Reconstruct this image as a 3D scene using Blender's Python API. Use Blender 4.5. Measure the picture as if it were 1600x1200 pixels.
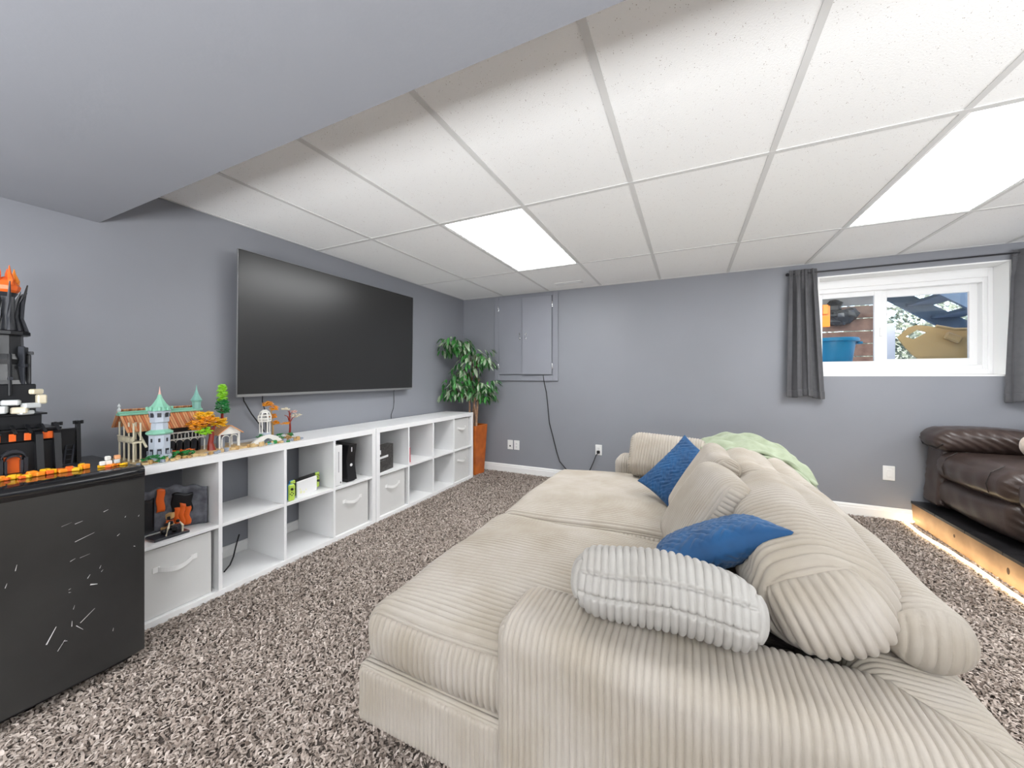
import bpy, math, random
import numpy as np
from mathutils import Vector, Matrix, noise

for o in list(bpy.data.objects):
    bpy.data.objects.remove(o)
scene = bpy.context.scene
COL = scene.collection
random.seed(7)
RNG = np.random.default_rng(7)

# ------------------------------------------------------------------ camera
CAM_H = 1.193
cam_d = bpy.data.cameras.new('camera')
cam_d.sensor_width = 36.0
cam_d.lens = 574.0 / 1600 * 36.0
cam_d.shift_x = -6.65 / 1600
cam_d.shift_y = -12.23 / 1600
cam_d.clip_start = 0.02
cam = bpy.data.objects.new('camera', cam_d)
cam.location = (0, 0, CAM_H)
cam.rotation_euler = (math.pi / 2, 0, 0.4401)
COL.objects.link(cam)
scene.camera = cam

# ------------------------------------------------------------------ world, exposure
world = bpy.data.worlds.new('world')
scene.world = world
world.use_nodes = True
wn = world.node_tree
bg = wn.nodes['Background']
sky = wn.nodes.new('ShaderNodeTexSky')
sky.sky_type = 'NISHITA'
sky.sun_disc = False
sky.sun_elevation = math.radians(40)
sky.sun_rotation = math.radians(200)
sky.dust_density = 3.0
wn.links.new(sky.outputs['Color'], bg.inputs['Color'])
bg.inputs['Strength'].default_value = 0.6
scene.view_settings.view_transform = 'Standard'
scene.view_settings.look = 'None'
scene.view_settings.gamma = 1.0
scene.view_settings.use_curve_mapping = False
scene.view_settings.exposure = 0.66
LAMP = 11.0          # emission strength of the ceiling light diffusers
FILL_POWER = 200.0       # power of unseen lamps added to brighten the ceiling


def ceiling_fill(loc, rot, size, power):  # upward-facing fill lamp, added out of view
    d = bpy.data.lights.new('ceiling_fill', 'AREA')
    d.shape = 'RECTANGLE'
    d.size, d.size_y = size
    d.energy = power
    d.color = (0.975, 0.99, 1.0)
    o = bpy.data.objects.new('ceiling_fill', d)
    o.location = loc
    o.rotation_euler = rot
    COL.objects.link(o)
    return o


ceiling_fill((1.1, -1.5, 0.85), (math.radians(180 - 6), 0, 0), (1.6, 1.1), FILL_POWER * 0.68)
ceiling_fill((-1.2, -1.5, 0.85), (math.radians(180 - 6), 0, 0), (1.6, 1.1), FILL_POWER * 0.40)
ceiling_fill((2.75, 0.95, 0.95), (math.radians(180 - 8), math.radians(8), 0), (1.0, 0.8), FILL_POWER * 0.17)

# ------------------------------------------------------------------ constants
XW, YB, H = -2.689, 4.082, 2.193       # left wall, back wall, ceiling
XR, YF = 4.6, -3.6                     # right wall, wall behind the camera
TX0, TY1, TW = -2.1022, 1.9773, 0.6096 # ceiling grid
BULK_Y0, BULK_Y1, BULK_Z = -0.46, 0.779, 1.966
R = math.radians


# ------------------------------------------------------------------ materials
def lin(c):
    c = c / 255.0
    return c / 12.92 if c <= 0.04045 else ((c + 0.055) / 1.055) ** 2.4


def rgb(r, g, b):
    return (lin(r), lin(g), lin(b), 1.0)


MATS = {}


def mat(name, col, rough=0.5, metal=0.0, var=0.0, vscale=8.0, bump=0.0, bscale=60.0, sheen=0.0,
        coat=0.0, spec=0.5, trans=0.0, emit=None, estr=0.0, alpha=1.0, col2=None, detail=4.0):
    m = bpy.data.materials.new(name)
    m.use_nodes = True
    nt = m.node_tree
    b = nt.nodes['Principled BSDF']
    b.inputs['Base Color'].default_value = col
    b.inputs['Roughness'].default_value = rough
    b.inputs['Metallic'].default_value = metal
    b.inputs['Specular IOR Level'].default_value = spec
    b.inputs['Sheen Weight'].default_value = sheen
    b.inputs['Coat Weight'].default_value = coat
    b.inputs['Transmission Weight'].default_value = trans
    if emit is not None:
        b.inputs['Emission Color'].default_value = emit
        b.inputs['Emission Strength'].default_value = estr
    tc = nt.nodes.new('ShaderNodeTexCoord')
    if var > 0 or col2 is not None:
        n = nt.nodes.new('ShaderNodeTexNoise')
        n.inputs['Scale'].default_value = vscale
        n.inputs['Detail'].default_value = detail
        nt.links.new(tc.outputs['Object'], n.inputs['Vector'])
        r = nt.nodes.new('ShaderNodeValToRGB')
        r.color_ramp.elements[0].position = 0.32
        r.color_ramp.elements[1].position = 0.68
        if col2 is None:
            c1 = tuple(max(0, c * (1 - var)) for c in col[:3]) + (1,)
            c2 = tuple(min(1, c * (1 + var)) for c in col[:3]) + (1,)
        else:
            c1, c2 = col, col2
        r.color_ramp.elements[0].color = c1
        r.color_ramp.elements[1].color = c2
        nt.links.new(n.outputs['Fac'], r.inputs['Fac'])
        nt.links.new(r.outputs['Color'], b.inputs['Base Color'])
    if bump > 0:
        n2 = nt.nodes.new('ShaderNodeTexNoise')
        n2.inputs['Scale'].default_value = bscale
        n2.inputs['Detail'].default_value = 3.0
        nt.links.new(tc.outputs['Object'], n2.inputs['Vector'])
        bp = nt.nodes.new('ShaderNodeBump')
        bp.inputs['Strength'].default_value = bump
        bp.inputs['Distance'].default_value = 0.004
        nt.links.new(n2.outputs['Fac'], bp.inputs['Height'])
        nt.links.new(bp.outputs['Normal'], b.inputs['Normal'])
    MATS[name] = m
    return m


def speckle_tile_mat():
    m = mat('acoustic_tile', (0.94, 0.945, 0.945, 1), rough=0.95, bump=0.25, bscale=180)
    nt = m.node_tree
    b = nt.nodes['Principled BSDF']
    tc = nt.nodes.new('ShaderNodeTexCoord')
    v = nt.nodes.new('ShaderNodeTexVoronoi')
    v.inputs['Scale'].default_value = 130.0
    v.inputs['Randomness'].default_value = 1.0
    nt.links.new(tc.outputs['Object'], v.inputs['Vector'])
    n = nt.nodes.new('ShaderNodeTexNoise')
    n.inputs['Scale'].default_value = 40.0
    nt.links.new(tc.outputs['Object'], n.inputs['Vector'])
    ml = nt.nodes.new('ShaderNodeMath'); ml.operation = 'MULTIPLY_ADD'
    ml.inputs[1].default_value = -0.55
    ml.inputs[2].default_value = 0.36
    nt.links.new(n.outputs['Fac'], ml.inputs[0])
    lt = nt.nodes.new('ShaderNodeMath'); lt.operation = 'LESS_THAN'
    nt.links.new(v.outputs['Distance'], lt.inputs[0])
    nt.links.new(ml.outputs[0], lt.inputs[1])
    mx = nt.nodes.new('ShaderNodeMix'); mx.data_type = 'RGBA'
    mx.inputs['A'].default_value = (0.94, 0.945, 0.945, 1)
    mx.inputs['B'].default_value = (0.36, 0.31, 0.28, 1)
    nt.links.new(lt.outputs[0], mx.inputs['Factor'])
    nt.links.new(mx.outputs['Result'], b.inputs['Base Color'])
    return m


WALLC = (0.256, 0.265, 0.293, 1)
mat('wall_paint', WALLC, rough=0.52, var=0.035, vscale=1.6, bump=0.06, bscale=140)
mat('bulkhead_paint', WALLC, rough=0.55, var=0.03, vscale=1.4, bump=0.05, bscale=140)
mat('door_paint', (0.265, 0.273, 0.308, 1), rough=0.4, var=0.03, vscale=3, bump=0.03, bscale=90)
mat('white_trim', (0.88, 0.88, 0.87, 1), rough=0.4)
mat('tee_metal', (0.70, 0.70, 0.695, 1), rough=0.45)
speckle_tile_mat()
mat('diffuser', (0.9, 0.9, 0.9, 1), rough=0.6, emit=(0.975, 0.99, 1.0, 1), estr=LAMP)
mat('light_frame', (0.9, 0.9, 0.9, 1), rough=0.4)
mat('carpet_backing', (0.085, 0.068, 0.058, 1), rough=1.0, var=0.4, vscale=120)
mat('white_laminate', (0.86, 0.86, 0.86, 1), rough=0.38, bump=0.02, bscale=60)
mat('bin_fabric', (0.66, 0.655, 0.64, 1), rough=0.9, var=0.02, vscale=5, bump=0.12, bscale=500)
mat('strap_fabric', (0.85, 0.845, 0.83, 1), rough=0.85, bump=0.1, bscale=500)
mat('corduroy', (0.36, 0.315, 0.255, 1), rough=0.9, sheen=0.1, col2=(0.44, 0.40, 0.35, 1), vscale=5.5, detail=6, bump=0.12, bscale=350)
mat('corduroy_pale', (0.36, 0.34, 0.31, 1), rough=0.9, sheen=0.1, col2=(0.43, 0.415, 0.39, 1), vscale=7, detail=6, bump=0.12, bscale=350)
mat('blue_velvet', rgb(2, 58, 100), rough=0.75, sheen=0.10, col2=rgb(4, 78, 128), vscale=9, detail=5)
mat('green_throw', rgb(146, 156, 130), rough=0.95, sheen=0.1, col2=rgb(166, 176, 152), vscale=14, bump=0.3, bscale=260)
mat('foot_wood', rgb(120, 48, 22), rough=0.4, var=0.2, vscale=30)
mat('leather', (0.052, 0.035, 0.030, 1), rough=0.33, var=0.18, vscale=10, bump=0.18, bscale=160)
mat('leather_piping', (0.020, 0.014, 0.012, 1), rough=0.5)
mat('fluffy_cream', rgb(214, 196, 178), rough=1.0, sheen=0.5, var=0.15, vscale=40)
mat('riser_wood', rgb(150, 118, 88), rough=0.6, col2=rgb(186, 152, 116), vscale=6, detail=8, bump=0.1, bscale=60)
mat('riser_knot', rgb(66, 40, 22), rough=0.6)
mat('black_plank', (0.018, 0.017, 0.018, 1), rough=0.38, var=0.5, vscale=9, bump=0.15, bscale=40)
mat('led_glow', (1.0, 0.86, 0.62, 1), rough=0.5, emit=(1.0, 0.79, 0.48, 1), estr=9.0)
mat('tv_screen', (0.022, 0.022, 0.022, 1), rough=0.30, spec=0.5)
mat('tv_case', (0.012, 0.012, 0.013, 1), rough=0.5)
mat('tv_silver', (0.42, 0.42, 0.42, 1), rough=0.35, metal=0.8)
mat('black_plastic', (0.012, 0.012, 0.013, 1), rough=0.32)
mat('black_cable', (0.012, 0.012, 0.013, 1), rough=0.55)
mat('fridge_black', (0.020, 0.020, 0.020, 1), rough=0.30, spec=0.6, col2=(0.036, 0.036, 0.035, 1), vscale=3, bump=0.02, bscale=12)
mat('fridge_side', (0.014, 0.014, 0.015, 1), rough=0.4)
mat('fridge_gloss', (0.008, 0.008, 0.009, 1), rough=0.08, spec=0.6)
mat('scratch', (0.75, 0.75, 0.74, 1), rough=0.6)
mat('chrome', (0.85, 0.85, 0.86, 1), rough=0.18, metal=1.0)
mat('outlet_white', (0.85, 0.85, 0.84, 1), rough=0.35)
mat('socket_dark', (0.03, 0.03, 0.03, 1), rough=0.5)
mat('vinyl_white', (0.88, 0.88, 0.88, 1), rough=0.3)
mat('curtain', (0.085, 0.085, 0.092, 1), rough=0.7, sheen=0.2, var=0.08, vscale=30, bump=0.1, bscale=500)
mat('rod_metal', (0.04, 0.04, 0.045, 1), rough=0.4, metal=0.6)
mat('terracotta', rgb(168, 82, 26), rough=0.38, col2=rgb(202, 108, 40), vscale=9, detail=6, bump=0.08, bscale=30)
mat('soil', (0.03, 0.02, 0.014, 1), rough=1.0, bump=0.6, bscale=90)
mat('bark', rgb(170, 128, 100), rough=0.85, col2=rgb(206, 170, 142), vscale=40, bump=0.4, bscale=120)
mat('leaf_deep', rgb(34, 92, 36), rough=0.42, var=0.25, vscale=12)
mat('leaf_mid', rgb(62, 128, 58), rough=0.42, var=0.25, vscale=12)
mat('leaf_highlight', rgb(148, 166, 138), rough=0.4, var=0.2, vscale=12)  # highlights on the leaves, painted as a paler leaf colour
mat('twig', rgb(96, 66, 44), rough=0.8)


def glass_mat():
    m = bpy.data.materials.new('window_glass')
    m.use_nodes = True
    nt = m.node_tree
    nt.nodes.remove(nt.nodes['Principled BSDF'])
    out = nt.nodes['Material Output']
    t = nt.nodes.new('ShaderNodeBsdfTransparent')
    t.inputs['Color'].default_value = (0.96, 0.98, 0.98, 1)
    g = nt.nodes.new('ShaderNodeBsdfGlossy')
    g.inputs['Roughness'].default_value = 0.02
    lw = nt.nodes.new('ShaderNodeFresnel')
    lw.inputs['IOR'].default_value = 1.35
    mx = nt.nodes.new('ShaderNodeMixShader')
    nt.links.new(lw.outputs[0], mx.inputs[0])
    nt.links.new(t.outputs[0], mx.inputs[1])
    nt.links.new(g.outputs[0], mx.inputs[2])
    nt.links.new(mx.outputs[0], out.inputs['Surface'])
    MATS['window_glass'] = m


glass_mat()


# ------------------------------------------------------------------ mesh helpers
class MB:
    """collects geometry for ONE mesh object"""

    def __init__(self):
        self.v, self.f, self.n, self.arr = [], [], 0, []

    def add(self, verts, faces):
        k = self.n
        self.v.extend([tuple(p) for p in verts])
        self.f.extend([tuple(i + k for i in f) for f in faces])
        self.n += len(verts)
        return self

    def box(self, lo, hi, b=0.0, rz=0.0, about=None, mtx=None):
        x0, y0, z0 = lo
        x1, y1, z1 = hi
        if b <= 0:
            vs = [(x, y, z) for x in (x0, x1) for y in (y0, y1) for z in (z0, z1)]
            fs = [(0, 1, 3, 2), (4, 6, 7, 5), (0, 4, 5, 1), (2, 3, 7, 6), (0, 2, 6, 4), (1, 5, 7, 3)]
        else:
            b = min(b, (x1 - x0) * .45, (y1 - y0) * .45, (z1 - z0) * .45)
            vs, idx = [], {}
            for sx in (0, 1):
                for sy in (0, 1):
                    for sz in (0, 1):
                        c = [(x0, x1)[sx], (y0, y1)[sy], (z0, z1)[sz]]
                        for k in range(3):
                            p = []
                            for a, s in enumerate((sx, sy, sz)):
                                p.append(c[a] if a == k else c[a] + (b if s == 0 else -b))
                            idx[(sx, sy, sz, k)] = len(vs)
                            vs.append(tuple(p))
            fs = []
            for k in range(3):
                u, w = (k + 1) % 3, (k + 2) % 3
                for s in (0, 1):
                    q = []
                    for a_, b_ in ((0, 0), (1, 0), (1, 1), (0, 1)):
                        t = [0, 0, 0]; t[k] = s; t[u] = a_; t[w] = b_
                        q.append(idx[(*t, k)])
                    fs.append(tuple(q) if s else tuple(q[::-1]))
            for k in range(3):          # edge chamfers along axis k
                u, w = (k + 1) % 3, (k + 2) % 3
                for a_ in (0, 1):
                    for b_ in (0, 1):
                        t0 = [0, 0, 0]; t0[u] = a_; t0[w] = b_
                        t1 = list(t0); t1[k] = 1
                        q = [idx[(*t0, u)], idx[(*t1, u)], idx[(*t1, w)], idx[(*t0, w)]]
                        fs.append(tuple(q) if (a_ == b_) == False else tuple(q[::-1]))
            for sx in (0, 1):
                for sy in (0, 1):
                    for sz in (0, 1):
                        q = [idx[(sx, sy, sz, k)] for k in range(3)]
                        fs.append(tuple(q) if (sx + sy + sz) % 2 else tuple(q[::-1]))
        if rz:
            ab = about or ((x0 + x1) / 2, (y0 + y1) / 2)
            c, s = math.cos(rz), math.sin(rz)
            vs = [(ab[0] + (p[0] - ab[0]) * c - (p[1] - ab[1]) * s, ab[1] + (p[0] - ab[0]) * s + (p[1] - ab[1]) * c, p[2]) for p in vs]
        if mtx is not None:
            vs = [tuple(mtx @ Vector(p)) for p in vs]
        return self.add(vs, fs)

    def lathe(self, prof, c=(0, 0, 0), n=24, axis=2, caps=True, sq=None):
        """prof: list of (radius, height); axis: 0/1/2"""
        vs, fs = [], []
        for r, hh in prof:
            for i in range(n):
                a = 2 * math.pi * i / n
                p = [r * math.cos(a), r * math.sin(a), hh]
                if axis == 0:
                    p = [p[2], p[0], p[1]]
                elif axis == 1:
                    p = [p[1], p[2], p[0]]
                vs.append((p[0] + c[0], p[1] + c[1], p[2] + c[2]))
        m = len(prof)
        for j in range(m - 1):
            for i in range(n):
                i2 = (i + 1) % n
                fs.append((j * n + i, j * n + i2, (j + 1) * n + i2, (j + 1) * n + i))
        if caps:
            fs.append(tuple(range(n))[::-1])
            fs.append(tuple((m - 1) * n + i for i in range(n)))
        return self.add(vs, fs)

    def tube(self, pts, r, n=8, caps=True):
        pts = [Vector(p) for p in pts]
        rs = r if isinstance(r, (list, tuple)) else [r] * len(pts)
        vs, fs = [], []
        up = Vector((0.13, 0.21, 0.97))
        for i, p in enumerate(pts):
            t = (pts[min(i + 1, len(pts) - 1)] - pts[max(i - 1, 0)])
            if t.length < 1e-9:
                t = Vector((0, 0, 1))
            t.normalize()
            a = t.cross(up)
            if a.length < 1e-3:
                a = t.cross(Vector((1, 0, 0)))
            a.normalize()
            b = t.cross(a)
            up = -b.cross(t).cross(t) if False else up
            for k in range(n):
                w = 2 * math.pi * k / n
                vs.append(tuple(p + (a * math.cos(w) + b * math.sin(w)) * rs[i]))
        m = len(pts)
        for j in range(m - 1):
            for k in range(n):
                k2 = (k + 1) % n
                fs.append((j * n + k, j * n + k2, (j + 1) * n + k2, (j + 1) * n + k))
        if caps:
            fs.append(tuple(range(n))[::-1])
            fs.append(tuple((m - 1) * n + k for k in range(n)))
        return self.add(vs, fs)

    def prism(self, poly, lo, hi, axis=1):
        """extrude a polygon; axis 1: poly is (x,z) along y; axis 0: poly is (y,z) along x; axis 2: poly (x,y) along z"""
        n = len(poly)
        def mk(a, b, t):
            return {0: (t, a, b), 1: (a, t, b), 2: (a, b, t)}[axis]
        vs = [mk(a, b, lo) for a, b in poly] + [mk(a, b, hi) for a, b in poly]
        fs = [tuple(range(n)), tuple(range(2 * n - 1, n - 1, -1))]
        fs += [(i, i + n, (i + 1) % n + n, (i + 1) % n) for i in range(n)]
        return self.add(vs, fs)

    def ball(self, c, r, n=10, m=7, sq=(1, 1, 1), jit=0.0):
        vs, fs = [], []
        for j in range(m + 1):
            th = math.pi * j / m
            for i in range(n):
                ph = 2 * math.pi * i / n
                k = 1 + random.uniform(-jit, jit)
                vs.append((c[0] + r * sq[0] * k * math.sin(th) * math.cos(ph), c[1] + r * sq[1] * k * math.sin(th) * math.sin(ph),
                           c[2] + r * sq[2] * math.cos(th)))
        for j in range(m):
            for i in range(n):
                i2 = (i + 1) % n
                fs.append((j * n + i, (j + 1) * n + i, (j + 1) * n + i2, j * n + i2))
        return self.add(vs, fs)

    def mesh(self, name, smooth=False, angle=None):
        me = bpy.data.meshes.new(name)
        me.from_pydata(self.v, [], self.f)
        me.update()
        if smooth:
            me.polygons.foreach_set('use_smooth', [True] * len(me.polygons))
            if angle:
                me.set_sharp_from_angle(angle=R(angle))
        return me

    def build(self, name, m, parent=None, smooth=False, angle=40, loc=None, rot=None):
        return obj(name, self.mesh(name, smooth, angle), m, parent, loc, rot)


def obj(name, me, m, parent=None, loc=None, rot=None):
    if m is not None and not me.materials:
        me.materials.append(MATS[m] if isinstance(m, str) else m)
    o = bpy.data.objects.new(name, me)
    COL.objects.link(o)
    if parent is not None:
        o.parent = parent
    if loc is not None:
        o.location = loc
    if rot is not None:
        o.rotation_euler = rot
    return o


def tag(o, label, cat, group=None, kind=None):
    o['label'] = label
    o['category'] = cat
    if group:
        o['group'] = group
    if kind:
        o['kind'] = kind
    return o


def thing(name, label, cat, loc=(0, 0, 0), rz=0.0, group=None, rot=None):
    o = bpy.data.objects.new(name, None)
    o.empty_display_size = 0.05
    COL.objects.link(o)
    o.location = loc
    o.rotation_euler = rot if rot else (0, 0, rz)
    return tag(o, label, cat, group)


def struct(o, label=None, cat=None):
    o['kind'] = 'structure'
    if label:
        o['label'] = label
    if cat:
        o['category'] = cat
    return o


def copy_tree(o, parent=None):
    c = o.copy()
    COL.objects.link(c)
    c.parent = parent
    for ch in [x for x in bpy.data.objects if x.parent == o]:
        copy_tree(ch, c)
    return c


def np_mesh(name, V, Q, smooth=True):
    """mesh from numpy verts and quads; coincident verts are welded"""
    key = np.round(V / 2e-5).astype(np.int64)
    _, first, inv = np.unique(key, axis=0, return_index=True, return_inverse=True)
    inv = inv.reshape(-1)
    V = V[first]
    Q = inv[Q]
    bad = (Q[:, 0] == Q[:, 1]) | (Q[:, 1] == Q[:, 2]) | (Q[:, 2] == Q[:, 3]) | (Q[:, 3] == Q[:, 0])
    me = bpy.data.meshes.new(name)
    faces = [tuple(q) for q in Q[~bad].tolist()]
    for q in Q[bad].tolist():
        t = list(dict.fromkeys(q))
        if len(t) == 3:
            faces.append(tuple(t))
    me.from_pydata(V.tolist(), [], faces)
    me.update()
    if smooth:
        me.polygons.foreach_set('use_smooth', [True] * len(me.polygons))
    return me


def lumps(p, seed, amp, scale):
    """smooth pseudo-random offset field built from sines"""
    rg = np.random.default_rng(seed)
    out = np.zeros_like(p)
    for _ in range(5):
        k = rg.normal(size=3) * scale
        ph = rg.uniform(0, 6.28)
        d = rg.normal(size=3)
        d /= np.linalg.norm(d)
        out += np.sin(p @ k + ph)[:, None] * d[None, :] * amp / 2.2
    return out


def cush(h, r, axis=0, cap=None, pitch=0.015, amp=0.003, res=0.0025, coarse=0.02, puff=(0, 0, 0), pre=None, post=None,
         seam=0.010, capribs=True, skip=(), bands=()):
    """soft rounded box with corduroy wales. h half sizes, r edge radius, wales stack along `axis`"""
    h = np.array(h, float)
    r = min(r, h.min() * 0.98)
    if cap is None:
        cap = [a for a in range(3) if a != axis]
        cap = cap[0] if h[cap[0]] >= h[cap[1]] else cap[1]
    Vs, Qs, base = [], [], 0
    for k in range(3):
        u, w = (k + 1) % 3, (k + 2) % 3
        for s in (-1, 1):
            if (k, s) in skip:
                continue
            dense = axis if k != axis else cap
            def cnt(a):
                st = res if (a == dense and amp > 0) else coarse
                n = max(6, int(round(2 * h[a] / st)))
                return n + (n % 2)
            nu, nw = cnt(u), cnt(w)
            def samp(a, n):
                # rounded rims get at least six samples when coarse
                t = np.linspace(-1, 1, n + 1)
                if a == dense and amp > 0:
                    stp = pitch / 8
                    kk = int(h[a] / stp)
                    t = np.unique(np.round(np.concatenate([np.arange(-kk, kk + 1) * stp / h[a], [-1, 1]]), 9))
                else:
                    e = np.linspace(0, r / h[a], 7)
                    t = np.unique(np.round(np.concatenate([t[(np.abs(t) < 1 - r / h[a] - 1e-6)], -1 + e, 1 - e]), 9))
                if a == 2 and bands:
                    t = np.unique(np.round(np.concatenate([t] + [bq + np.array([-.010, -.006, -.003, 0, .003, .006, .010]) / h[2] for bq in bands]), 9))
                return t
            tu, tw = samp(u, nu), samp(w, nw)
            nu, nw = len(tu) - 1, len(tw) - 1
            A, B = np.meshgrid(tu, tw, indexing='ij')
            q = np.zeros((A.size, 3))
            q[:, u], q[:, w], q[:, k] = A.ravel(), B.ravel(), s
            P = q * h
            inner = np.clip(P, -(h - r), h - r)
            d = P - inner
            d /= np.linalg.norm(d, axis=1)[:, None]
            p = inner + r * d
            for a in range(3):
                if puff[a]:
                    i, j = (a + 1) % 3, (a + 2) % 3
                    p[:, a] += puff[a] * q[:, a] * (1 - q[:, i] ** 2) * (1 - q[:, j] ** 2)
            if pre:
                p = pre(p)
            if amp > 0 and (k != axis or capribs):
                st = axis if k != axis else cap
                prof = np.abs(np.sin(np.pi * p[:, st] / pitch)) ** .55 - 0.6
                if k != axis:
                    dist = (1 - np.abs(q[:, axis])) * h[axis]
                else:
                    o1, o2 = [a for a in range(3) if a != axis]
                    dist = np.minimum((1 - np.abs(q[:, o1])) * h[o1], (1 - np.abs(q[:, o2])) * h[o2])
                tp = np.clip(dist / seam, 0, 1)
                p = p + d * (amp * prof * tp)[:, None]
                p = p - d * (0.0025 * (1 - tp))[:, None]
            if k == 1 and bands:
                for bq in bands:
                    p = p - d * (0.010 * np.exp(-((q[:, 2] - bq) * h[2] / 0.005) ** 2) * np.clip((1 - np.abs(q[:, axis])) * h[axis] / .03, 0, 1))[:, None]
            Vs.append(p)
            I, J = np.meshgrid(np.arange(nu), np.arange(nw), indexing='ij')
            I, J = I.ravel(), J.ravel()
            a0 = base + I * (nw + 1) + J
            quad = np.stack([a0, a0 + nw + 1, a0 + nw + 2, a0 + 1], 1)
            if s < 0:
                quad = quad[:, ::-1]
            Qs.append(quad)
            base += len(p)
    V = np.concatenate(Vs)
    if post:
        V = post(V)
    return V, np.concatenate(Qs)


def cushion(name, m, parent, c, h, r, rot=None, **kw):
    V, Q = cush(h, r, **kw)
    if rot is not None:
        M = np.array(Matrix.Identity(3)) if rot is None else np.array((Matrix.Rotation(rot[2], 3, 'Z') @ Matrix.Rotation(rot[1], 3, 'Y') @ Matrix.Rotation(rot[0], 3, 'X')))
        V = V @ M.T
    V = V + np.array(c)
    return obj(name, np_mesh(name, V, Q), m, parent)


def axes_rot(n, x):
    """euler whose local z is n and local x is close to x"""
    n = Vector(n).normalized()
    x = Vector(x)
    x = (x - n * x.dot(n)).normalized()
    y = n.cross(x)
    return Matrix((x, y, n)).transposed().to_euler()


def grid_mesh(name, F, nu, nv, thick=0.0, close=False):
    """F(u,v)->xyz arrays, u,v in 0..1"""
    U, W = np.meshgrid(np.linspace(0, 1, nu + 1), np.linspace(0, 1, nv + 1), indexing='ij')
    P = F(U.ravel(), W.ravel())
    I, J = np.meshgrid(np.arange(nu), np.arange(nv), indexing='ij')
    a0 = (I * (nv + 1) + J).ravel()
    Q = np.stack([a0, a0 + nv + 1, a0 + nv + 2, a0 + 1], 1)
    if thick:
        G = P.reshape(nu + 1, nv + 1, 3)
        N = np.cross(np.gradient(G, axis=0), np.gradient(G, axis=1)).reshape(-1, 3)
        N /= np.linalg.norm(N, axis=1)[:, None] + 1e-9
        n = len(P)
        P2 = P - N * thick
        Q2 = Q[:, ::-1] + n
        rim = [i for i in range(nv + 1)]
        loop = [(0, j) for j in range(nv)] + [(i, nv) for i in range(nu)] + [(nu, j) for j in range(nv, 0, -1)] + [(i, 0) for i in range(nu, 0, -1)]
        ids = np.array([i * (nv + 1) + j for i, j in loop])
        nx = np.roll(ids, -1)
        Q3 = np.stack([ids, nx, nx + n, ids + n], 1)
        P = np.concatenate([P, P2])
        Q = np.concatenate([Q, Q2, Q3])
    return np_mesh(name, P, Q)


# ================================================================== the room
def plain(name, m, *boxes, parent=None, b=0.0):
    mb = MB()
    for lo, hi in boxes:
        mb.box(lo, hi, b)
    return mb.build(name, m, parent)


floor = struct(plain('floor', 'carpet_backing', ((XW - .12, YF - .12, -0.10), (XR + .12, YB + .12, 0.0))), 'brown shag carpet floor', 'floor')


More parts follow.
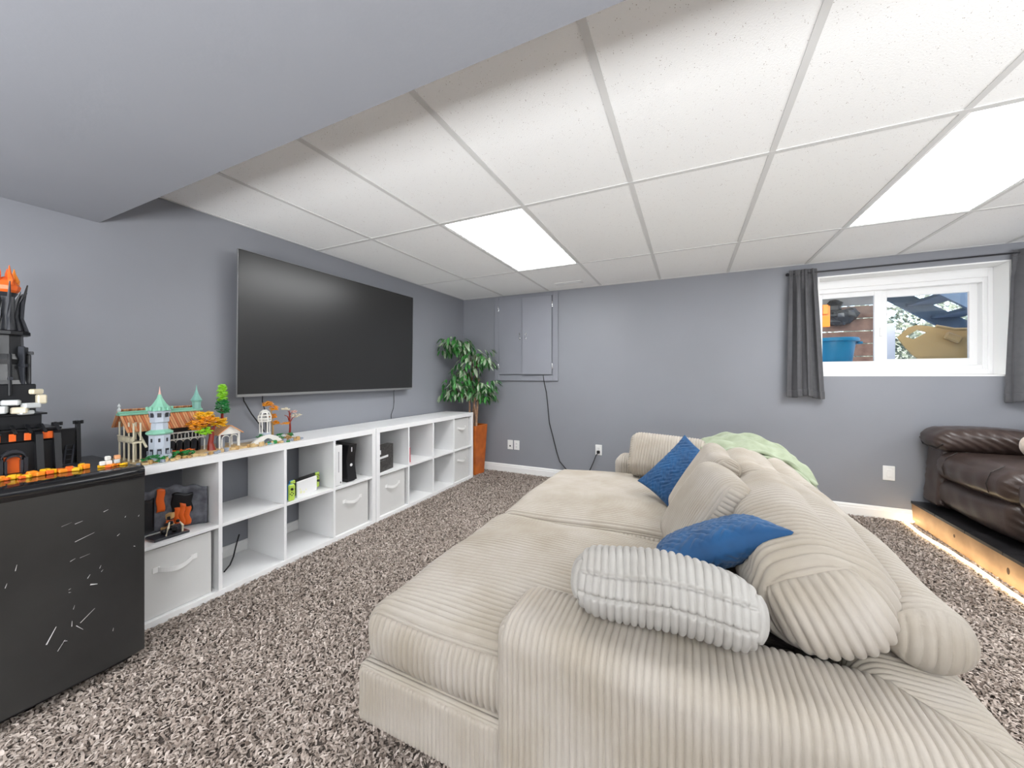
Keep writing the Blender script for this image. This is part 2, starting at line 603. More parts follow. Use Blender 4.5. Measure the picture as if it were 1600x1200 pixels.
def carpet():
    n_try = 330000
    x = RNG.uniform(XW + .02, 1.66, n_try)
    y = RNG.uniform(-0.25, YB - .016, n_try)
    keep = ~((x > -0.93) & (x < 0.47) & (y > 0.97) & (y < 3.05))        # under the sofa
    keep &= ~((x < -2.30) & (y > 0.25) & (y < 3.66))                     # under shelves and fridge
    keep &= ~((x < -2.13) & (y < 0.72))
    keep &= ~((x > 0.75) & (y < 0.9))
    keep &= ~((x > -0.3) & (y < 0.6))
    x, y = x[keep], y[keep]
    n = len(x)
    a = RNG.uniform(0, 2 * np.pi, n)
    patch = np.sin(x * 3.1 + 1.7 * np.sin(y * 2.3)) * np.sin(y * 2.7 + np.sin(x * 1.9)) * .5 + .25 * np.sin(x * 7 + y * 5)
    a = a + patch * 1.2
    L = RNG.uniform(.010, .024, n)
    Wd = RNG.uniform(.0022, .0040, n)
    up = RNG.uniform(.35, 1.0, n)
    dx, dy = np.cos(a), np.sin(a)
    sx, sy = -dy * Wd, dx * Wd
    a2 = a + RNG.uniform(-1.1, 1.1, n)
    ex, ey = np.cos(a2), np.sin(a2)
    h1 = L * up * .75
    h2 = h1 + L * .12 * RNG.uniform(-1.2, .8, n)
    V = np.zeros((n, 6, 3))
    V[:, 0] = np.stack([x + sx, y + sy, np.zeros(n)], 1)
    V[:, 1] = np.stack([x - sx, y - sy, np.zeros(n)], 1)
    mx, my = x + dx * L * .35, y + dy * L * .35
    V[:, 2] = np.stack([mx + sx * 1.2, my + sy * 1.2, h1], 1)
    V[:, 3] = np.stack([mx - sx * 1.2, my - sy * 1.2, h1], 1)
    tx, ty = mx + ex * L * .6, my + ey * L * .6
    V[:, 4] = np.stack([tx + sx * .9, ty + sy * .9, h2], 1)
    V[:, 5] = np.stack([tx - sx * .9, ty - sy * .9, h2], 1)
    V[:, :, 2] += 0.0005
    base = np.arange(n)[:, None] * 6
    Q = np.concatenate([base + np.array([0, 1, 3, 2]), base + np.array([2, 3, 5, 4])], 1).reshape(-1, 4)
    me = bpy.data.meshes.new('carpet_pile')
    me.vertices.add(n * 6)
    me.vertices.foreach_set('co', V.reshape(-1))
    me.loops.add(len(Q) * 4)
    me.loops.foreach_set('vertex_index', Q.reshape(-1).astype(np.int32))
    me.polygons.add(len(Q))
    me.polygons.foreach_set('loop_start', np.arange(0, len(Q) * 4, 4, dtype=np.int32))
    me.polygons.foreach_set('loop_total', np.full(len(Q), 4, dtype=np.int32))
    me.update(calc_edges=True)
    me.polygons.foreach_set('use_smooth', [True] * len(Q))
    at = me.attributes.new('tint', 'FLOAT', 'POINT')
    t = np.clip(RNG.normal(.5, .27, n) + .10 * patch, 0, 1)
    at.data.foreach_set('value', np.repeat(t, 6))
    m = bpy.data.materials.new('carpet_yarn')
    m.use_nodes = True
    nt = m.node_tree
    b = nt.nodes['Principled BSDF']
    b.inputs['Roughness'].default_value = 0.95
    b.inputs['Specular IOR Level'].default_value = 0.1
    an = nt.nodes.new('ShaderNodeAttribute')
    an.attribute_name = 'tint'
    r = nt.nodes.new('ShaderNodeValToRGB')
    r.color_ramp.elements[0].position = 0.0
    r.color_ramp.elements[0].color = (0.15, 0.116, 0.096, 1)
    r.color_ramp.elements[1].position = 1.0
    r.color_ramp.elements[1].color = (0.64, 0.56, 0.505, 1)
    e = r.color_ramp.elements.new(.5)
    e.color = (0.40, 0.335, 0.29, 1)
    nt.links.new(an.outputs['Fac'], r.inputs['Fac'])
    nt.links.new(r.outputs['Color'], b.inputs['Base Color'])
    MATS['carpet_yarn'] = m
    o = obj('carpet_pile', me, 'carpet_yarn')
    return tag(o, 'brown and grey shag carpet pile covering the floor', 'carpet', kind='stuff')


carpet()

# walls -------------------------------------------------------------
struct(plain('wall_left', 'wall_paint', ((XW - .12, YF - .12, 0), (XW, YB + .12, H + .12))))
WX0, WX1, WZ0, WZ1 = 1.03, 2.189, 1.192, 2.070      # window opening
WT = .30                                             # thickness of the foundation wall
wb = plain('wall_back', 'wall_paint',
           ((XW, YB, 0), (WX0, YB + WT, H + .12)), ((WX1, YB, 0), (XR, YB + WT, H + .12)),
           ((WX0, YB, 0), (WX1, YB + WT, WZ0)), ((WX0, YB, WZ1), (WX1, YB + WT, H + .12)))
struct(wb)
struct(plain('wall_right', 'wall_paint', ((XR, YF - .12, 0), (XR + .12, YB + .12, H + .12))))
struct(plain('wall_rear', 'wall_paint', ((XW, YF - .12, 0), (XR, YF, H + .12))))


def baseboard(name, p0, p1, inward):
    """profiled skirting between two floor points; inward = unit vector into the room"""
    prof = [(0, 0), (.014, 0), (.014, .072), (.011, .078), (.011, .092), (.006, .102), (0, .104)]
    d = Vector((p1[0] - p0[0], p1[1] - p0[1], 0))
    n = len(prof)
    vs = []
    for p in (p0, p1):
        for a, z in prof:
            vs.append((p[0] + inward[0] * a, p[1] + inward[1] * a, z))
    fs = [(i, (i + 1) % n, (i + 1) % n + n, i + n) for i in range(n)] + [tuple(range(n))[::-1], tuple(range(n, 2 * n))]
    mb = MB().add(vs, fs)
    return struct(mb.build(name, 'white_trim'))


baseboard('baseboard_left', (XW, YB), (XW, YF), (1, 0))
baseboard('baseboard_back', (1.64, YB), (XW, YB), (0, -1))
baseboard('baseboard_rear', (XW, YF), (XR, YF), (0, 1))
baseboard('baseboard_right', (XR, YF), (XR, .6), (-1, 0))

# bulkhead ----------------------------------------------------------
struct(plain('trim_1', 'bulkhead_paint', ((XW, BULK_Y0, BULK_Z), (XR, BULK_Y1, H + .12))), 'grey boxed-in bulkhead crossing the ceiling', 'bulkhead')

# suspended ceiling -------------------------------------------------
ceil = struct(plain('ceiling', 'white_trim', ((XW - .12, YF - .12, H + .10), (XR + .12, YB + .12, H + .16))), 'white suspended ceiling of speckled tiles', 'ceiling')
cols = [XW] + [TX0 + i * TW for i in range(0, 11)] + [XR]
rows_f = [BULK_Y1, TY1, TY1 + 2 * TW, YB]
rows_b = [YF, BULK_Y0 - 4 * TW, BULK_Y0 - 2 * TW, BULK_Y0]
lights_at = {(i, j) for i in (2, 6, 10) for j in ('f1', 'b1')}
TEE = .012
tile_cache = {}
for tagrow, rows in (('f', rows_f), ('b', rows_b)):
    for j in range(3):
        for i in range(len(cols) - 1):
            x0, x1, y0, y1 = cols[i], cols[i + 1], rows[j], rows[j + 1]
            if (i, tagrow + str(j)) in lights_at:
                continue
            key = (round(x1 - x0, 3), round(y1 - y0, 3))
            if key not in tile_cache:
                w, d = (x1 - x0) / 2 - .003, (y1 - y0) / 2 - .003
                tile_cache[key] = MB().box((-w, -d, 0), (w, d, .016), .002).mesh('ceiling_tile')
            obj('ceiling_tile', tile_cache[key], 'acoustic_tile', ceil, loc=((x0 + x1) / 2, (y0 + y1) / 2, H + .004))
    for i, x in enumerate(cols):
        e = TEE if 0 < i < len(cols) - 1 else .018
        lo = x if i == 0 else x - e
        hi = x if i == len(cols) - 1 else x + e
        mb = MB().box((lo, rows[0], H), (hi, rows[-1], H + .004)).box((x - .002 if i else x, rows[0], H + .004), (x + .002, rows[-1], H + .035))
        mb.build('tee_bar', 'tee_metal', ceil)
    for j, y in enumerate(rows):
        lo = y if j == 0 else y - TEE
        hi = y if j == len(rows) - 1 else y + TEE
        MB().box((XW, lo, H - .0006), (XR, hi, H + .003)).build('cross_tee', 'tee_metal', ceil)

LIGHT_LABELS = {
    (2, 'f1'): 'flat white ceiling light panel nearest the television',
    (6, 'f1'): 'flat white ceiling light panel in front of the window',
    (10, 'f1'): 'flat white ceiling light panel at the far right end, outside the view',
    (2, 'b1'): 'flat white ceiling light panel added for fill, unseen behind the camera, on the television side',  # rear row is added to give fill light from behind
    (6, 'b1'): 'flat white ceiling light panel added for fill, unseen behind the camera, middle of its row',
    (10, 'b1'): 'flat white ceiling light panel added for fill, unseen behind the camera, at the right wall'}
for (i, jr), lab in LIGHT_LABELS.items():
    rows = rows_f if jr[0] == 'f' else rows_b
    j = int(jr[1])
    x0, x1, y0, y1 = cols[i], cols[i + 1], rows[j], rows[j + 1]
    cx_, cy_ = (x0 + x1) / 2, (y0 + y1) / 2
    w, d = (x1 - x0) / 2 - TEE, (y1 - y0) / 2 - TEE
    t = thing('ceiling_light', lab, 'ceiling light', (cx_, cy_, H + .002), group='ceiling light panels')
    f = MB()
    fr = .014
    f.box((-w, -d, 0), (-w + fr, d, .02)).box((w - fr, -d, 0), (w, d, .02)).box((-w + fr, -d, 0), (w - fr, -d + fr, .02)).box((-w + fr, d - fr, 0), (w - fr, d, .02))
    f.build('frame', 'light_frame', t)
    MB().box((-w + fr, -d + fr, .004), (w - fr, d - fr, .012)).build('diffuser', 'diffuser', t)
    MB().box((-w + .002, -d + .002, .022), (w - .002, d - .002, .08)).build('housing', 'light_frame', t)

# ceiling register near the back wall
t = thing('ceiling_vent', 'small slotted white vent set in the ceiling by the back wall', 'vent', (-1.17, 3.81, H + .004))
f = MB()
f.box((-.15, -.045, -.008), (.15, -.035, .0)).box((-.15, .035, -.008), (.15, .045, .0)).box((-.15, -.035, -.008), (-.14, .035, .0)).box((.14, -.035, -.008), (.15, .035, .0))
f.build('frame', 'tee_metal', t)
for k in range(5):
    MB().box((-.14, -.030 + k * .0135, -.007), (.14, -.024 + k * .0135, -.001)).build('slat', 'tee_metal', t)
MB().box((-.14, -.035, -.0012), (.14, .035, -.0002)).build('duct_opening', 'socket_dark', t)

# ================================================================== window
def rect_frame(mb, x0, x1, z0, z1, y0, y1, w, b=.002):
    mb.box((x0, y0, z0), (x0 + w, y1, z1), b).box((x1 - w, y0, z0), (x1, y1, z1), b)
    mb.box((x0 + w, y0, z0), (x1 - w, y1, z0 + w), b).box((x0 + w, y0, z1 - w), (x1 - w, y1, z1), b)


win = thing('window_1', 'white sliding basement window between dark grey curtains', 'window', ((WX0 + WX1) / 2, YB, WZ0))
win['kind'] = 'structure'
ox, oy, oz = win.location


def W(lo, hi, b=0.0):
    return (lo[0] - ox, lo[1] - oy, lo[2] - oz), (hi[0] - ox, hi[1] - oy, hi[2] - oz), b


JD = .17   # depth of the white reveal
m_ = MB()
for lo, hi in (((WX0, YB - .002, WZ0), (WX0 + .012, YB + JD, WZ1)), ((WX1 - .012, YB - .002, WZ0), (WX1, YB + JD, WZ1)),
               ((WX0 + .012, YB - .002, WZ1 - .012), (WX1 - .012, YB + JD, WZ1)), ((WX0 + .012, YB - .004, WZ0), (WX1 - .012, YB + JD, WZ0 + .014))):
    m_.box(*W(lo, hi))
m_.build('window_jamb', 'white_trim', win)
m_ = MB()
y0, y1 = YB + JD, YB + JD + .09
fx0, fx1, fz0, fz1 = WX0, WX1, WZ0, WZ1
for lo, hi in (((fx0, y0, fz0), (1.075, y1, fz1)), ((2.125, y0, fz0), (fx1, y1, fz1)), ((1.075, y0, fz0), (2.125, y1, 1.282)), ((1.075, y0, 1.948), (2.125, y1, fz1))):
    m_.box(*W(lo, hi, .003))
for lo, hi in (((fx0 + .012, y0 - .014, fz0 + .014), (1.062, y0, fz1 - .012)), ((2.150, y0 - .014, fz0 + .014), (fx1 - .012, y0, fz1 - .012)), ((1.062, y0 - .014, fz0 + .014), (2.150, y0, 1.252)), ((1.062, y0 - .014, 1.985), (2.150, y0, fz1 - .012))):
    m_.box(*W(lo, hi, .003))
m_.build('window_frame', 'vinyl_white', win)
# fixed right light and the sliding left sash
s = MB()
rect_frame(s, 1.060 - ox, 1.535 - ox, 1.270 - oz, 1.962 - oz, y0 + .034 - oy, y0 + .056 - oy, .056)
s.build('sliding_sash', 'vinyl_white', win)
s = MB()
rect_frame(s, 1.507 - ox, 2.145 - ox, 1.276 - oz, 1.952 - oz, y0 + .058 - oy, y0 + .085 - oy, .066)
s.build('fixed_sash', 'vinyl_white', win)
MB().box(*W((1.513, y0 + .022, 1.54), (1.529, y0 + .034, 1.62), .004)).build('latch', 'vinyl_white', win)
MB().box(*W((1.11, y0 + .043, 1.305), (1.485, y0 + .047, 1.925))).build('pane', 'window_glass', win)
MB().box(*W((1.56, y0 + .070, 1.340), (2.095, y0 + .074, 1.89))).build('pane', 'window_glass', win)

# curtain rod and curtains
rod = thing('curtain_rod', 'thin dark curtain rod above the white basement window', 'curtain rod', (1.6, YB - .05, 2.105))
MB().tube([(-.80, 0, 0), (.95, 0, 0)], .0065, 10).build('rod', 'rod_metal', rod, smooth=True)
for xx in (-.74, .84):
    MB().box((xx - .008, .008, -.03), (xx + .008, .05, .02), .003).box((xx - .006, -.004, -.010), (xx + .006, .02, -.004), .001).build('bracket', 'rod_metal', rod)
for xx in (-.80, .955):
    MB().ball((xx, 0, 0), .014).build('finial', 'rod_metal', rod, smooth=True)


def curtain(name, label, x0t, x1t, x0b, x1b, ztop, zbot, folds, seed, slant=0.0):
    rg = random.Random(seed)
    phs = [rg.uniform(0, 6.28) for _ in range(4)]
    base = Vector(((x0t + x1t) / 2, YB - .05, zbot))

    def F(u, v):
        x = (x0t + (x1t - x0t) * u) * (1 - v) + (x0b + (x1b - x0b) * u) * v
        sp = np.clip(v * 6, 0.35, 1)
        y = -.026 * sp * np.sin(2 * np.pi * folds * u + phs[0] + .5 * np.sin(3 * v + phs[1])) - .006 * np.sin(2 * np.pi * folds * 2.3 * u + phs[2])
        y = y - .012 * v
        x = x + .008 * np.sin(2 * np.pi * folds * u * 2 + phs[3]) * sp
        z = ztop + (zbot + slant * (u - .5) - ztop) * v + .012 * np.sin(u * 9 + phs[1]) * v * v
        return np.stack([x - base.x, YB - .05 + y - base.y, z - base.z], 1)

    t = thing(name, label, 'curtain', base)
    obj('cloth', grid_mesh('cloth', F, 110, 60, .0022), 'curtain', t)

    def Fh(u, v):
        p = F(u, .945 + v * .058)
        p[:, 1] -= .0035 + .002 * np.sin(v * 3.14)
        return p
    obj('hem', grid_mesh('hem', Fh, 110, 8, .004), 'curtain', t)

    def Fp(u, v):
        p = F(u, v * .045 - .012)
        p[:, 1] -= .0025
        return p
    obj('rod_pocket', grid_mesh('rod_pocket', Fp, 110, 8, .004), 'curtain', t)
    return t


curtain('curtain', 'short dark grey curtain hanging at the left side of the window', .812, 1.015, .790, 1.075, 2.125, 1.012, 3.6, 3, -.01)
curtain('curtain', 'short dark grey curtain at the right edge, right of the window', 2.175, 2.42, 2.140, 2.46, 2.115, 1.02, 3.6, 5, .02)

# ================================================================== outside the window: the space below a deck
outdoor = []
mat('snow_ground', (0.55, 0.57, 0.60, 1), rough=.9, var=.06, vscale=3)
mat('brown_board', rgb(112, 86, 74), rough=.8, col2=rgb(140, 112, 98), vscale=9, bump=.2, bscale=40)
mat('grey_board', rgb(150, 152, 156), rough=.8, var=.1, vscale=6)
mat('deck_joist', rgb(94, 66, 46), rough=.85, col2=rgb(58, 40, 30), vscale=12, bump=.3, bscale=50)
mat('blue_step', rgb(62, 82, 104), rough=.7, var=.12, vscale=5)
mat('blue_plastic', rgb(20, 132, 168), rough=.35)
mat('tan_plastic', rgb(196, 160, 104), rough=.45, var=.08, vscale=4)
mat('orange_plastic', rgb(238, 132, 24), rough=.4)
mat('grey_post', rgb(196, 202, 212), rough=.6)
mat('black_bag', (0.02, 0.022, 0.026, 1), rough=.22, bump=.8, bscale=26)
mat('hedge_leaf', rgb(96, 108, 86), rough=.8, col2=rgb(176, 184, 172), vscale=14)
GZ = 1.325     # outside grade, level with the bottom of the panes
struct(plain('ground', 'snow_ground', ((-2, YB + WT, GZ - .2), (9, 14, GZ - .005))), 'pale snowy ground outside the window', 'ground')
# plank wall closing the left side under the deck
pw = thing('plank_wall', 'brown plank wall under the deck, seen through the left pane', 'wall', (1.7, 7.0, GZ - .02))
for k in range(7):
    MB().box((-1.6, -.02, .0 + k * .185), (.85, .02, .172 + k * .185), .004).build('plank', 'brown_board' if k not in (5,) else 'grey_board', pw)
for xx in (-1.2, -.2, .78):
    MB().box((xx - .045, .02, 0), (xx + .045, .10, 1.30)).build('stud', 'deck_joist', pw)
dk = thing('deck', 'wooden deck joists overhead outside the window', 'deck', (2.1, 6.2, GZ + 1.22))
for k in range(5):
    MB().box((-1.9 + k * .42, -1.3, 0), (-1.86 + k * .42, 1.0, .18), .003).build('joist', 'deck_joist', dk, rot=(0, 0, R(-6)))
MB().box((-2.0, .9, -.10), (.35, 1.0, .0), .004).build('beam', 'deck_joist', dk)
MB().box((-2.0, -1.3, .185), (.35, 1.0, .22)).build('decking', 'deck_joist', dk)
tag(MB().tube([(1.2, 6.6, GZ + 1.12), (1.7, 6.55, GZ + 1.10), (2.0, 6.6, GZ + 1.13), (2.3, 6.6, GZ + 1.08)], .02, 8).build('cable_conduit', 'black_plastic', smooth=True),
    'black conduit slung below the deck joists', 'pipe')
bag = MB()
for k in range(9):
    bag.ball((2.02 + random.uniform(-.10, .12), 6.85 + random.uniform(-.03, .03), GZ + .84 + random.uniform(-.16, .16)), random.uniform(.08, .13), 9, 6, jit=.25)
tag(bag.build('plastic_bag', 'black_bag'), 'crumpled black plastic bag hanging on the plank wall', 'bag')
# blue tub
tb = thing('plastic_tub', 'bright blue plastic tub outside, behind the left window pane', 'tub', (1.36, 4.95, GZ))
pr = []
MB().lathe([(.155, 0), (.17, .02), (.20, .24), (.20, .25), (.185, .25), (.16, .03), (.01, .025)], n=28, caps=False).build('body', 'blue_plastic', tb, smooth=True)
MB().lathe([(.200, .222), (.226, .226), (.230, .245), (.222, .262), (.200, .262), (.196, .24)], n=28, caps=False).build('rim', 'blue_plastic', tb, smooth=True)
MB().box((.205, -.04, .20), (.25, .04, .225), .006).build('handle', 'blue_plastic', tb)
# orange shovel
sh = thing('snow_shovel', 'orange plastic shovel leaning beside the blue tub', 'shovel', (1.44, 5.75, GZ))
MB().tube([(0, 0, .0), (-.05, .12, .55)], .016, 8).build('shaft', 'orange_plastic', sh, smooth=True)
bl = MB()
for k in range(6):
    bl.box((-.22 + k * .062, .10, .50 + .03 * k), (-.168 + k * .062, .13, .62 + .03 * k), .004)
bl.box((-.23, .13, .49), (.17, .145, .76), .01)
bl.build('blade', 'orange_plastic', sh)
# tan sled lying on its side
sl = thing('toboggan', 'tan plastic toboggan with a hand hole, behind the right window pane', 'sled', (2.26, 4.78, GZ))


def sled_outline():
    return [(a * 1.05, b * .93) for a, b in _so()]


def _so():
    return [(-.42, .26), (-.34, .36), (-.28, .385), (-.20, .37), (-.10, .335), (.02, .33), (.14, .35), (.28, .375), (.60, .40), (.80, .40), (.80, .02), (.60, .0), (-.26, .0), (-.33, .08), (-.38, .17)]


hole = [(a * 1.05, b * .93) for a, b in [(-.36, .265), (-.275, .335), (-.215, .305), (-.31, .235)]]
o_ = sled_outline()
mb = MB()
# the board as a fan of strips around the hole, front and back skins
ring = [0, 1, 2, 3, 4, 12, 13, 14]
vs = [(a, 0.04 * math.sin(a * 2.2), b) for a, b in o_] + [(a, 0.04 * math.sin(a * 2.2), b) for a, b in hole]
k0 = len(o_)
tri = [(0, 1, k0 + 1, k0), (1, 2, k0 + 1), (2, 3, k0 + 2, k0 + 1), (3, 4, k0 + 2), (4, 12, k0 + 3, k0 + 2), (12, 13, k0 + 3), (13, 14, k0 + 3), (14, 0, k0, k0 + 3),
       (4, 5, 12), (5, 6, 11, 12), (6, 7, 11), (7, 8, 11), (8, 9, 10, 11)]
mb.add(vs, tri)
mb.add([(a, y + .014, b) for a, y, b in vs], [f[::-1] for f in tri])
n_ = len(vs)
for i in range(k0):
    a, b = i, (i + 1) % k0
    mb.f.append((a, b, b + n_, a + n_))
for i in range(4):
    a, b = k0 + i, k0 + (i + 1) % 4
    mb.f.append((b, a, a + n_, b + n_))
mb.build('hull', 'tan_plastic', sl, rot=(R(-8), 0, 0))
MB().tube([(-.18, -.02, .335), (-.06, -.015, .30), (.05, -.01, .295), (.16, .0, .312), (.4, .02, .35), (.8, .03, .36)], .014, 8).build('rim', 'tan_plastic', sl, smooth=True)
MB().box((-.22, -.03, .13), (-.10, .0, .20), .012).build('grip', 'tan_plastic', sl, rot=(R(-8), R(30), 0))
tag(MB().box((1.86, 5.15, GZ), (1.945, 5.235, GZ + .42), .005).build('timber_post', 'grey_post'), 'pale grey post stub outside the window, left of the toboggan', 'post')
# exterior stair
st = thing('outdoor_stair', 'blue-grey wooden stair outside, behind the right window pane', 'stair', (3.42, 6.5, GZ - .08))
for yy in (-.45, .42):
    MB().prism([(-1.15, 1.22), (-.98, 1.32), (.62, .16), (.62, -.0), (.45, 0)], yy, yy + .05, axis=1).build('stringer', 'blue_step', st)
for k in range(6):
    MB().box((-.95 + k * .25, -.42, 1.10 - k * .185), (-.66 + k * .25, .42, 1.14 - k * .185), .004).build('tread', 'blue_step', st)
MB().box((-.9, -.5, 1.20), (1.6, .48, 1.36), .004).build('landing_beam', 'blue_step', st)
MB().box((.2, -.52, .62), (1.6, -.47, .80), .004).build('side_board', 'blue_step', st)
hd = MB()
for k in range(5200):
    c = (RNG.uniform(2.6, 6.6), RNG.uniform(9.0, 9.6), GZ + abs(RNG.normal(0, .9)) + .1)
    a, b = RNG.normal(size=3), RNG.normal(size=3)
    a = a / np.linalg.norm(a) * .09; b = b / np.linalg.norm(b) * .06
    c = np.array(c)
    hd.add([c, c + a, c + a + b, c + b], [(0, 1, 2, 3)])
tag(hd.build('frosted_hedge', 'hedge_leaf'), 'pale frosted hedge behind the outdoor stair', 'hedge', kind='stuff')
# ================================================================== on the back wall
pn = thing('wall_cabinet', 'grey painted two-door electrical cabinet set in the back wall', 'cabinet', (-1.79, YB, 1.135))
PX = -1.79
f = MB()
for lo, hi in (((-2.212, -.024, 1.137), (-2.150, 0, 2.175)), ((-1.440, -.024, 1.137), (-1.377, 0, 2.175)), ((-2.150, -.024, 1.137), (-1.440, 0, 1.205)), ((-2.150, -.018, 2.135), (-1.440, 0, 2.175))):
    f.box((lo[0] - PX, lo[1], lo[2] - 1.135), (hi[0] - PX, hi[1], hi[2] - 1.135), .003)
f.build('frame', 'door_paint', pn)
MB().box((-2.16 - PX, -.006, .06), (-1.43 - PX, .0, 1.03)).build('back_panel', 'door_paint', pn)
d1 = MB().box((0, -.018, 0), (.330, 0, .925), .003).build('door', 'door_paint', pn, loc=(-2.150 - PX, -.014, .080))
d2 = MB().box((-.366, -.020, 0), (0, 0, .925), .003).build('door', 'door_paint', pn, loc=(-1.452 - PX, -.018, .078), rot=(0, 0, R(4.0)))
d2['label'] = 'right cabinet door standing slightly ajar'


def cab_handle(parent, x, z):
    h_ = MB()
    h_.box((x - .008, -.024, z - .042), (x + .008, -.019, z - .016), .002).box((x - .008, -.024, z + .016), (x + .008, -.019, z + .042), .002)
    h_.tube([(x, -.02, z - .03), (x, -.040, z - .022), (x, -.040, z + .022), (x, -.02, z + .03)], .005, 8)
    h_.build('handle', 'chrome', parent, smooth=True, angle=40)


cab_handle(d1, .290, .465)
cab_handle(d2, -.318, .460)


def hinge(parent, x, z):
    h_ = MB()
    h_.lathe([(.006, -.032), (.007, -.030), (.007, .030), (.006, .032)], (x, -.024, z), 10)
    h_.box((x - .004, -.0215, z - .028), (x + .020, -.0185, z + .028), .001)
    h_.build('hinge', 'chrome', parent, smooth=True)


for z in (2.035, 1.312):
    hinge(pn, -2.158 - PX, z - 1.135)
    hinge(pn, -1.446 - PX, z - 1.135)


def wall_plate(label, x, z, kind, y=YB, w=.072, hh=.115):
    t = thing('wall_outlet', label, 'outlet', (x, y, z), group=None)
    MB().box((-w / 2, -.006, -hh / 2), (w / 2, 0, hh / 2), .003).build('cover_plate', 'outlet_white', t)
    if kind == 'outlet':
        for s in (-1, 1):
            f_ = MB()
            f_.box((-.017, -.009, s * .020 - .0145), (.017, -.005, s * .020 + .0145), .004)
            o = f_.build('socket', 'outlet_white', t)
            s_ = MB()
            s_.box((-.008, -.0096, s * .020 - .001), (-.006, -.0088, s * .020 + .008)).box((.006, -.0096, s * .020 - .001), (.008, -.0088, s * .020 + .008))
            s_.lathe([(.0028, -.0096), (.0028, -.0088)], (0, 0, s * .020 - .007), 8, axis=1)
            s_.build('slots', 'socket_dark', o)
    elif kind == 'jack':
        MB().box((-.010, -.0085, -.024), (.010, -.005, -.006), .002).build('jack', 'socket_dark', t)
    elif kind == 'switch':
        MB().box((-.017, -.010, -.033), (.017, -.005, .033), .003).build('rocker', 'outlet_white', t)
    return t


wall_plate('white cable wall plate on the back wall, next to the planter', -2.003, .347, 'jack')
wall_plate('white duplex outlet on the back wall, right of the cable plate', -1.915, .347, 'outlet')
wall_plate('white wall outlet with a black plug in it, behind the sofa', -.910, .374, 'outlet')
wall_plate('white blank wall plate left of the leather sofa', 1.500, .388, 'switch', hh=.12, w=.076)

cp = thing('power_cord', 'black cord hanging from the wall cabinet to the outlet behind the sofa', 'cord', (-1.56, YB, 1.1))
def bc(pts):
    return [(p[0] + 1.56, p[1] - YB, p[2] - 1.1) for p in pts]
MB().tube(bc([(-1.56, YB - .020, 1.205), (-1.552, YB - .028, 1.16), (-1.548, YB - .012, 1.10), (-1.525, YB - .010, 1.0), (-1.508, YB - .012, .86), (-1.500, YB - .010, .76), (-1.487, YB - .011, .64),
              (-1.452, YB - .012, .52), (-1.425, YB - .011, .42), (-1.392, YB - .012, .30), (-1.360, YB - .014, .205), (-1.300, YB - .016, .145), (-1.24, YB - .022, .085),
              (-1.16, YB - .04, .030), (-1.08, YB - .03, .05), (-1.01, YB - .022, .13), (-.965, YB - .030, .23), (-.93, YB - .040, .32), (-.905, YB - .034, .352)]), .0052, 8).build('cable', 'black_cable', cp, smooth=True)
MB().box((-.926 + 1.56, -.036, .338 - 1.1), (-.892 + 1.56, -.009, .370 - 1.1), .006).build('plug', 'black_plastic', cp)

# ================================================================== television
TVX, TVY0, TVY1, TVZ0, TVZ1 = -2.606, 1.360, 2.992, 1.062, 2.006
tv = thing('television', 'large flat black television mounted on the grey left wall', 'television', (TVX, (TVY0 + TVY1) / 2, TVZ0), rot=(0, R(0.8), 0))
hw, hh_ = (TVY1 - TVY0) / 2, TVZ1 - TVZ0
MB().box((-.012, -hw, 0.0), (-.0015, hw, hh_), .002).build('casing', 'tv_case', tv)
MB().box((-.0015, -hw + .004, .016), (.0, hw - .004, hh_ - .004)).build('screen', 'tv_screen', tv)
MB().box((-.012, -hw, -.004), (.003, hw, .014), .002).build('bottom_bezel', 'tv_silver', tv)
MB().box((-.036, -hw + .10, .05), (-.012, hw - .10, hh_ - .18), .01).build('rear_housing', 'tv_case', tv)
MB().box((-.078, -.25, .25), (-.036, .25, .70), .004).build('wall_bracket', 'tv_case', tv)
e_ = MB()
e_.box((-.0125, -hw - .0012, 0), (.0006, -hw, hh_)).box((-.0125, hw, 0), (.0006, hw + .0012, hh_)).box((-.0125, -hw, hh_), (.0006, hw, hh_ + .0012))
e_.build('edge_trim', 'tv_silver', tv)

cd = thing('television_cable', 'pair of black cables hanging below the near end of the television', 'cable', (XW + .03, 1.42, .77))
MB().tube([(0, 0.0, .32), (-.01, .012, .26), (-.012, .06, .17), (-.014, .115, .09), (-.018, .15, .03), (-.012, .16, -.05), (-.010, .165, -.2), (-.01, .15, -.40)], .004, 8).build('cable', 'black_cable', cd, smooth=True)
MB().tube([(0, .125, .32), (-.012, .13, .25), (-.014, .15, .18), (-.016, .158, .08), (-.015, .17, -.1), (-.015, .16, -.4)], .0035, 8).build('cable', 'black_cable', cd, smooth=True)
cd = thing('speaker_wire', 'thin black wire below the far end of the television', 'cable', (XW + .012, 2.80, .77))
MB().tube([(0.03, 0, .32), (.0, .004, .27), (-.002, .012, .17), (0, .0, .10), (-.004, -.025, .04), (.0, -.03, -.0), (-.004, -.03, -.2)], .0028, 8).build('cable', 'black_cable', cd, smooth=True)

# ================================================================== cube shelves
SXF, SXB = -2.2886, -2.672
SHELF_L, SHELF_H = 1.470, .770
OUT, INN = .039, .018
CELL_W = (SHELF_L - 2 * OUT - 3 * INN) / 4
CELL_H = (SHELF_H - 2 * OUT - INN) / 2


def cell(shelf_y0, k, row):
    """y0, y1, z of the floor of a compartment; k counts away from the camera, row 1 is the upper one"""
    y0 = shelf_y0 + OUT + k * (CELL_W + INN)
    return y0, y0 + CELL_W, OUT + row * (CELL_H + INN)


SA, SB = .732, 2.206


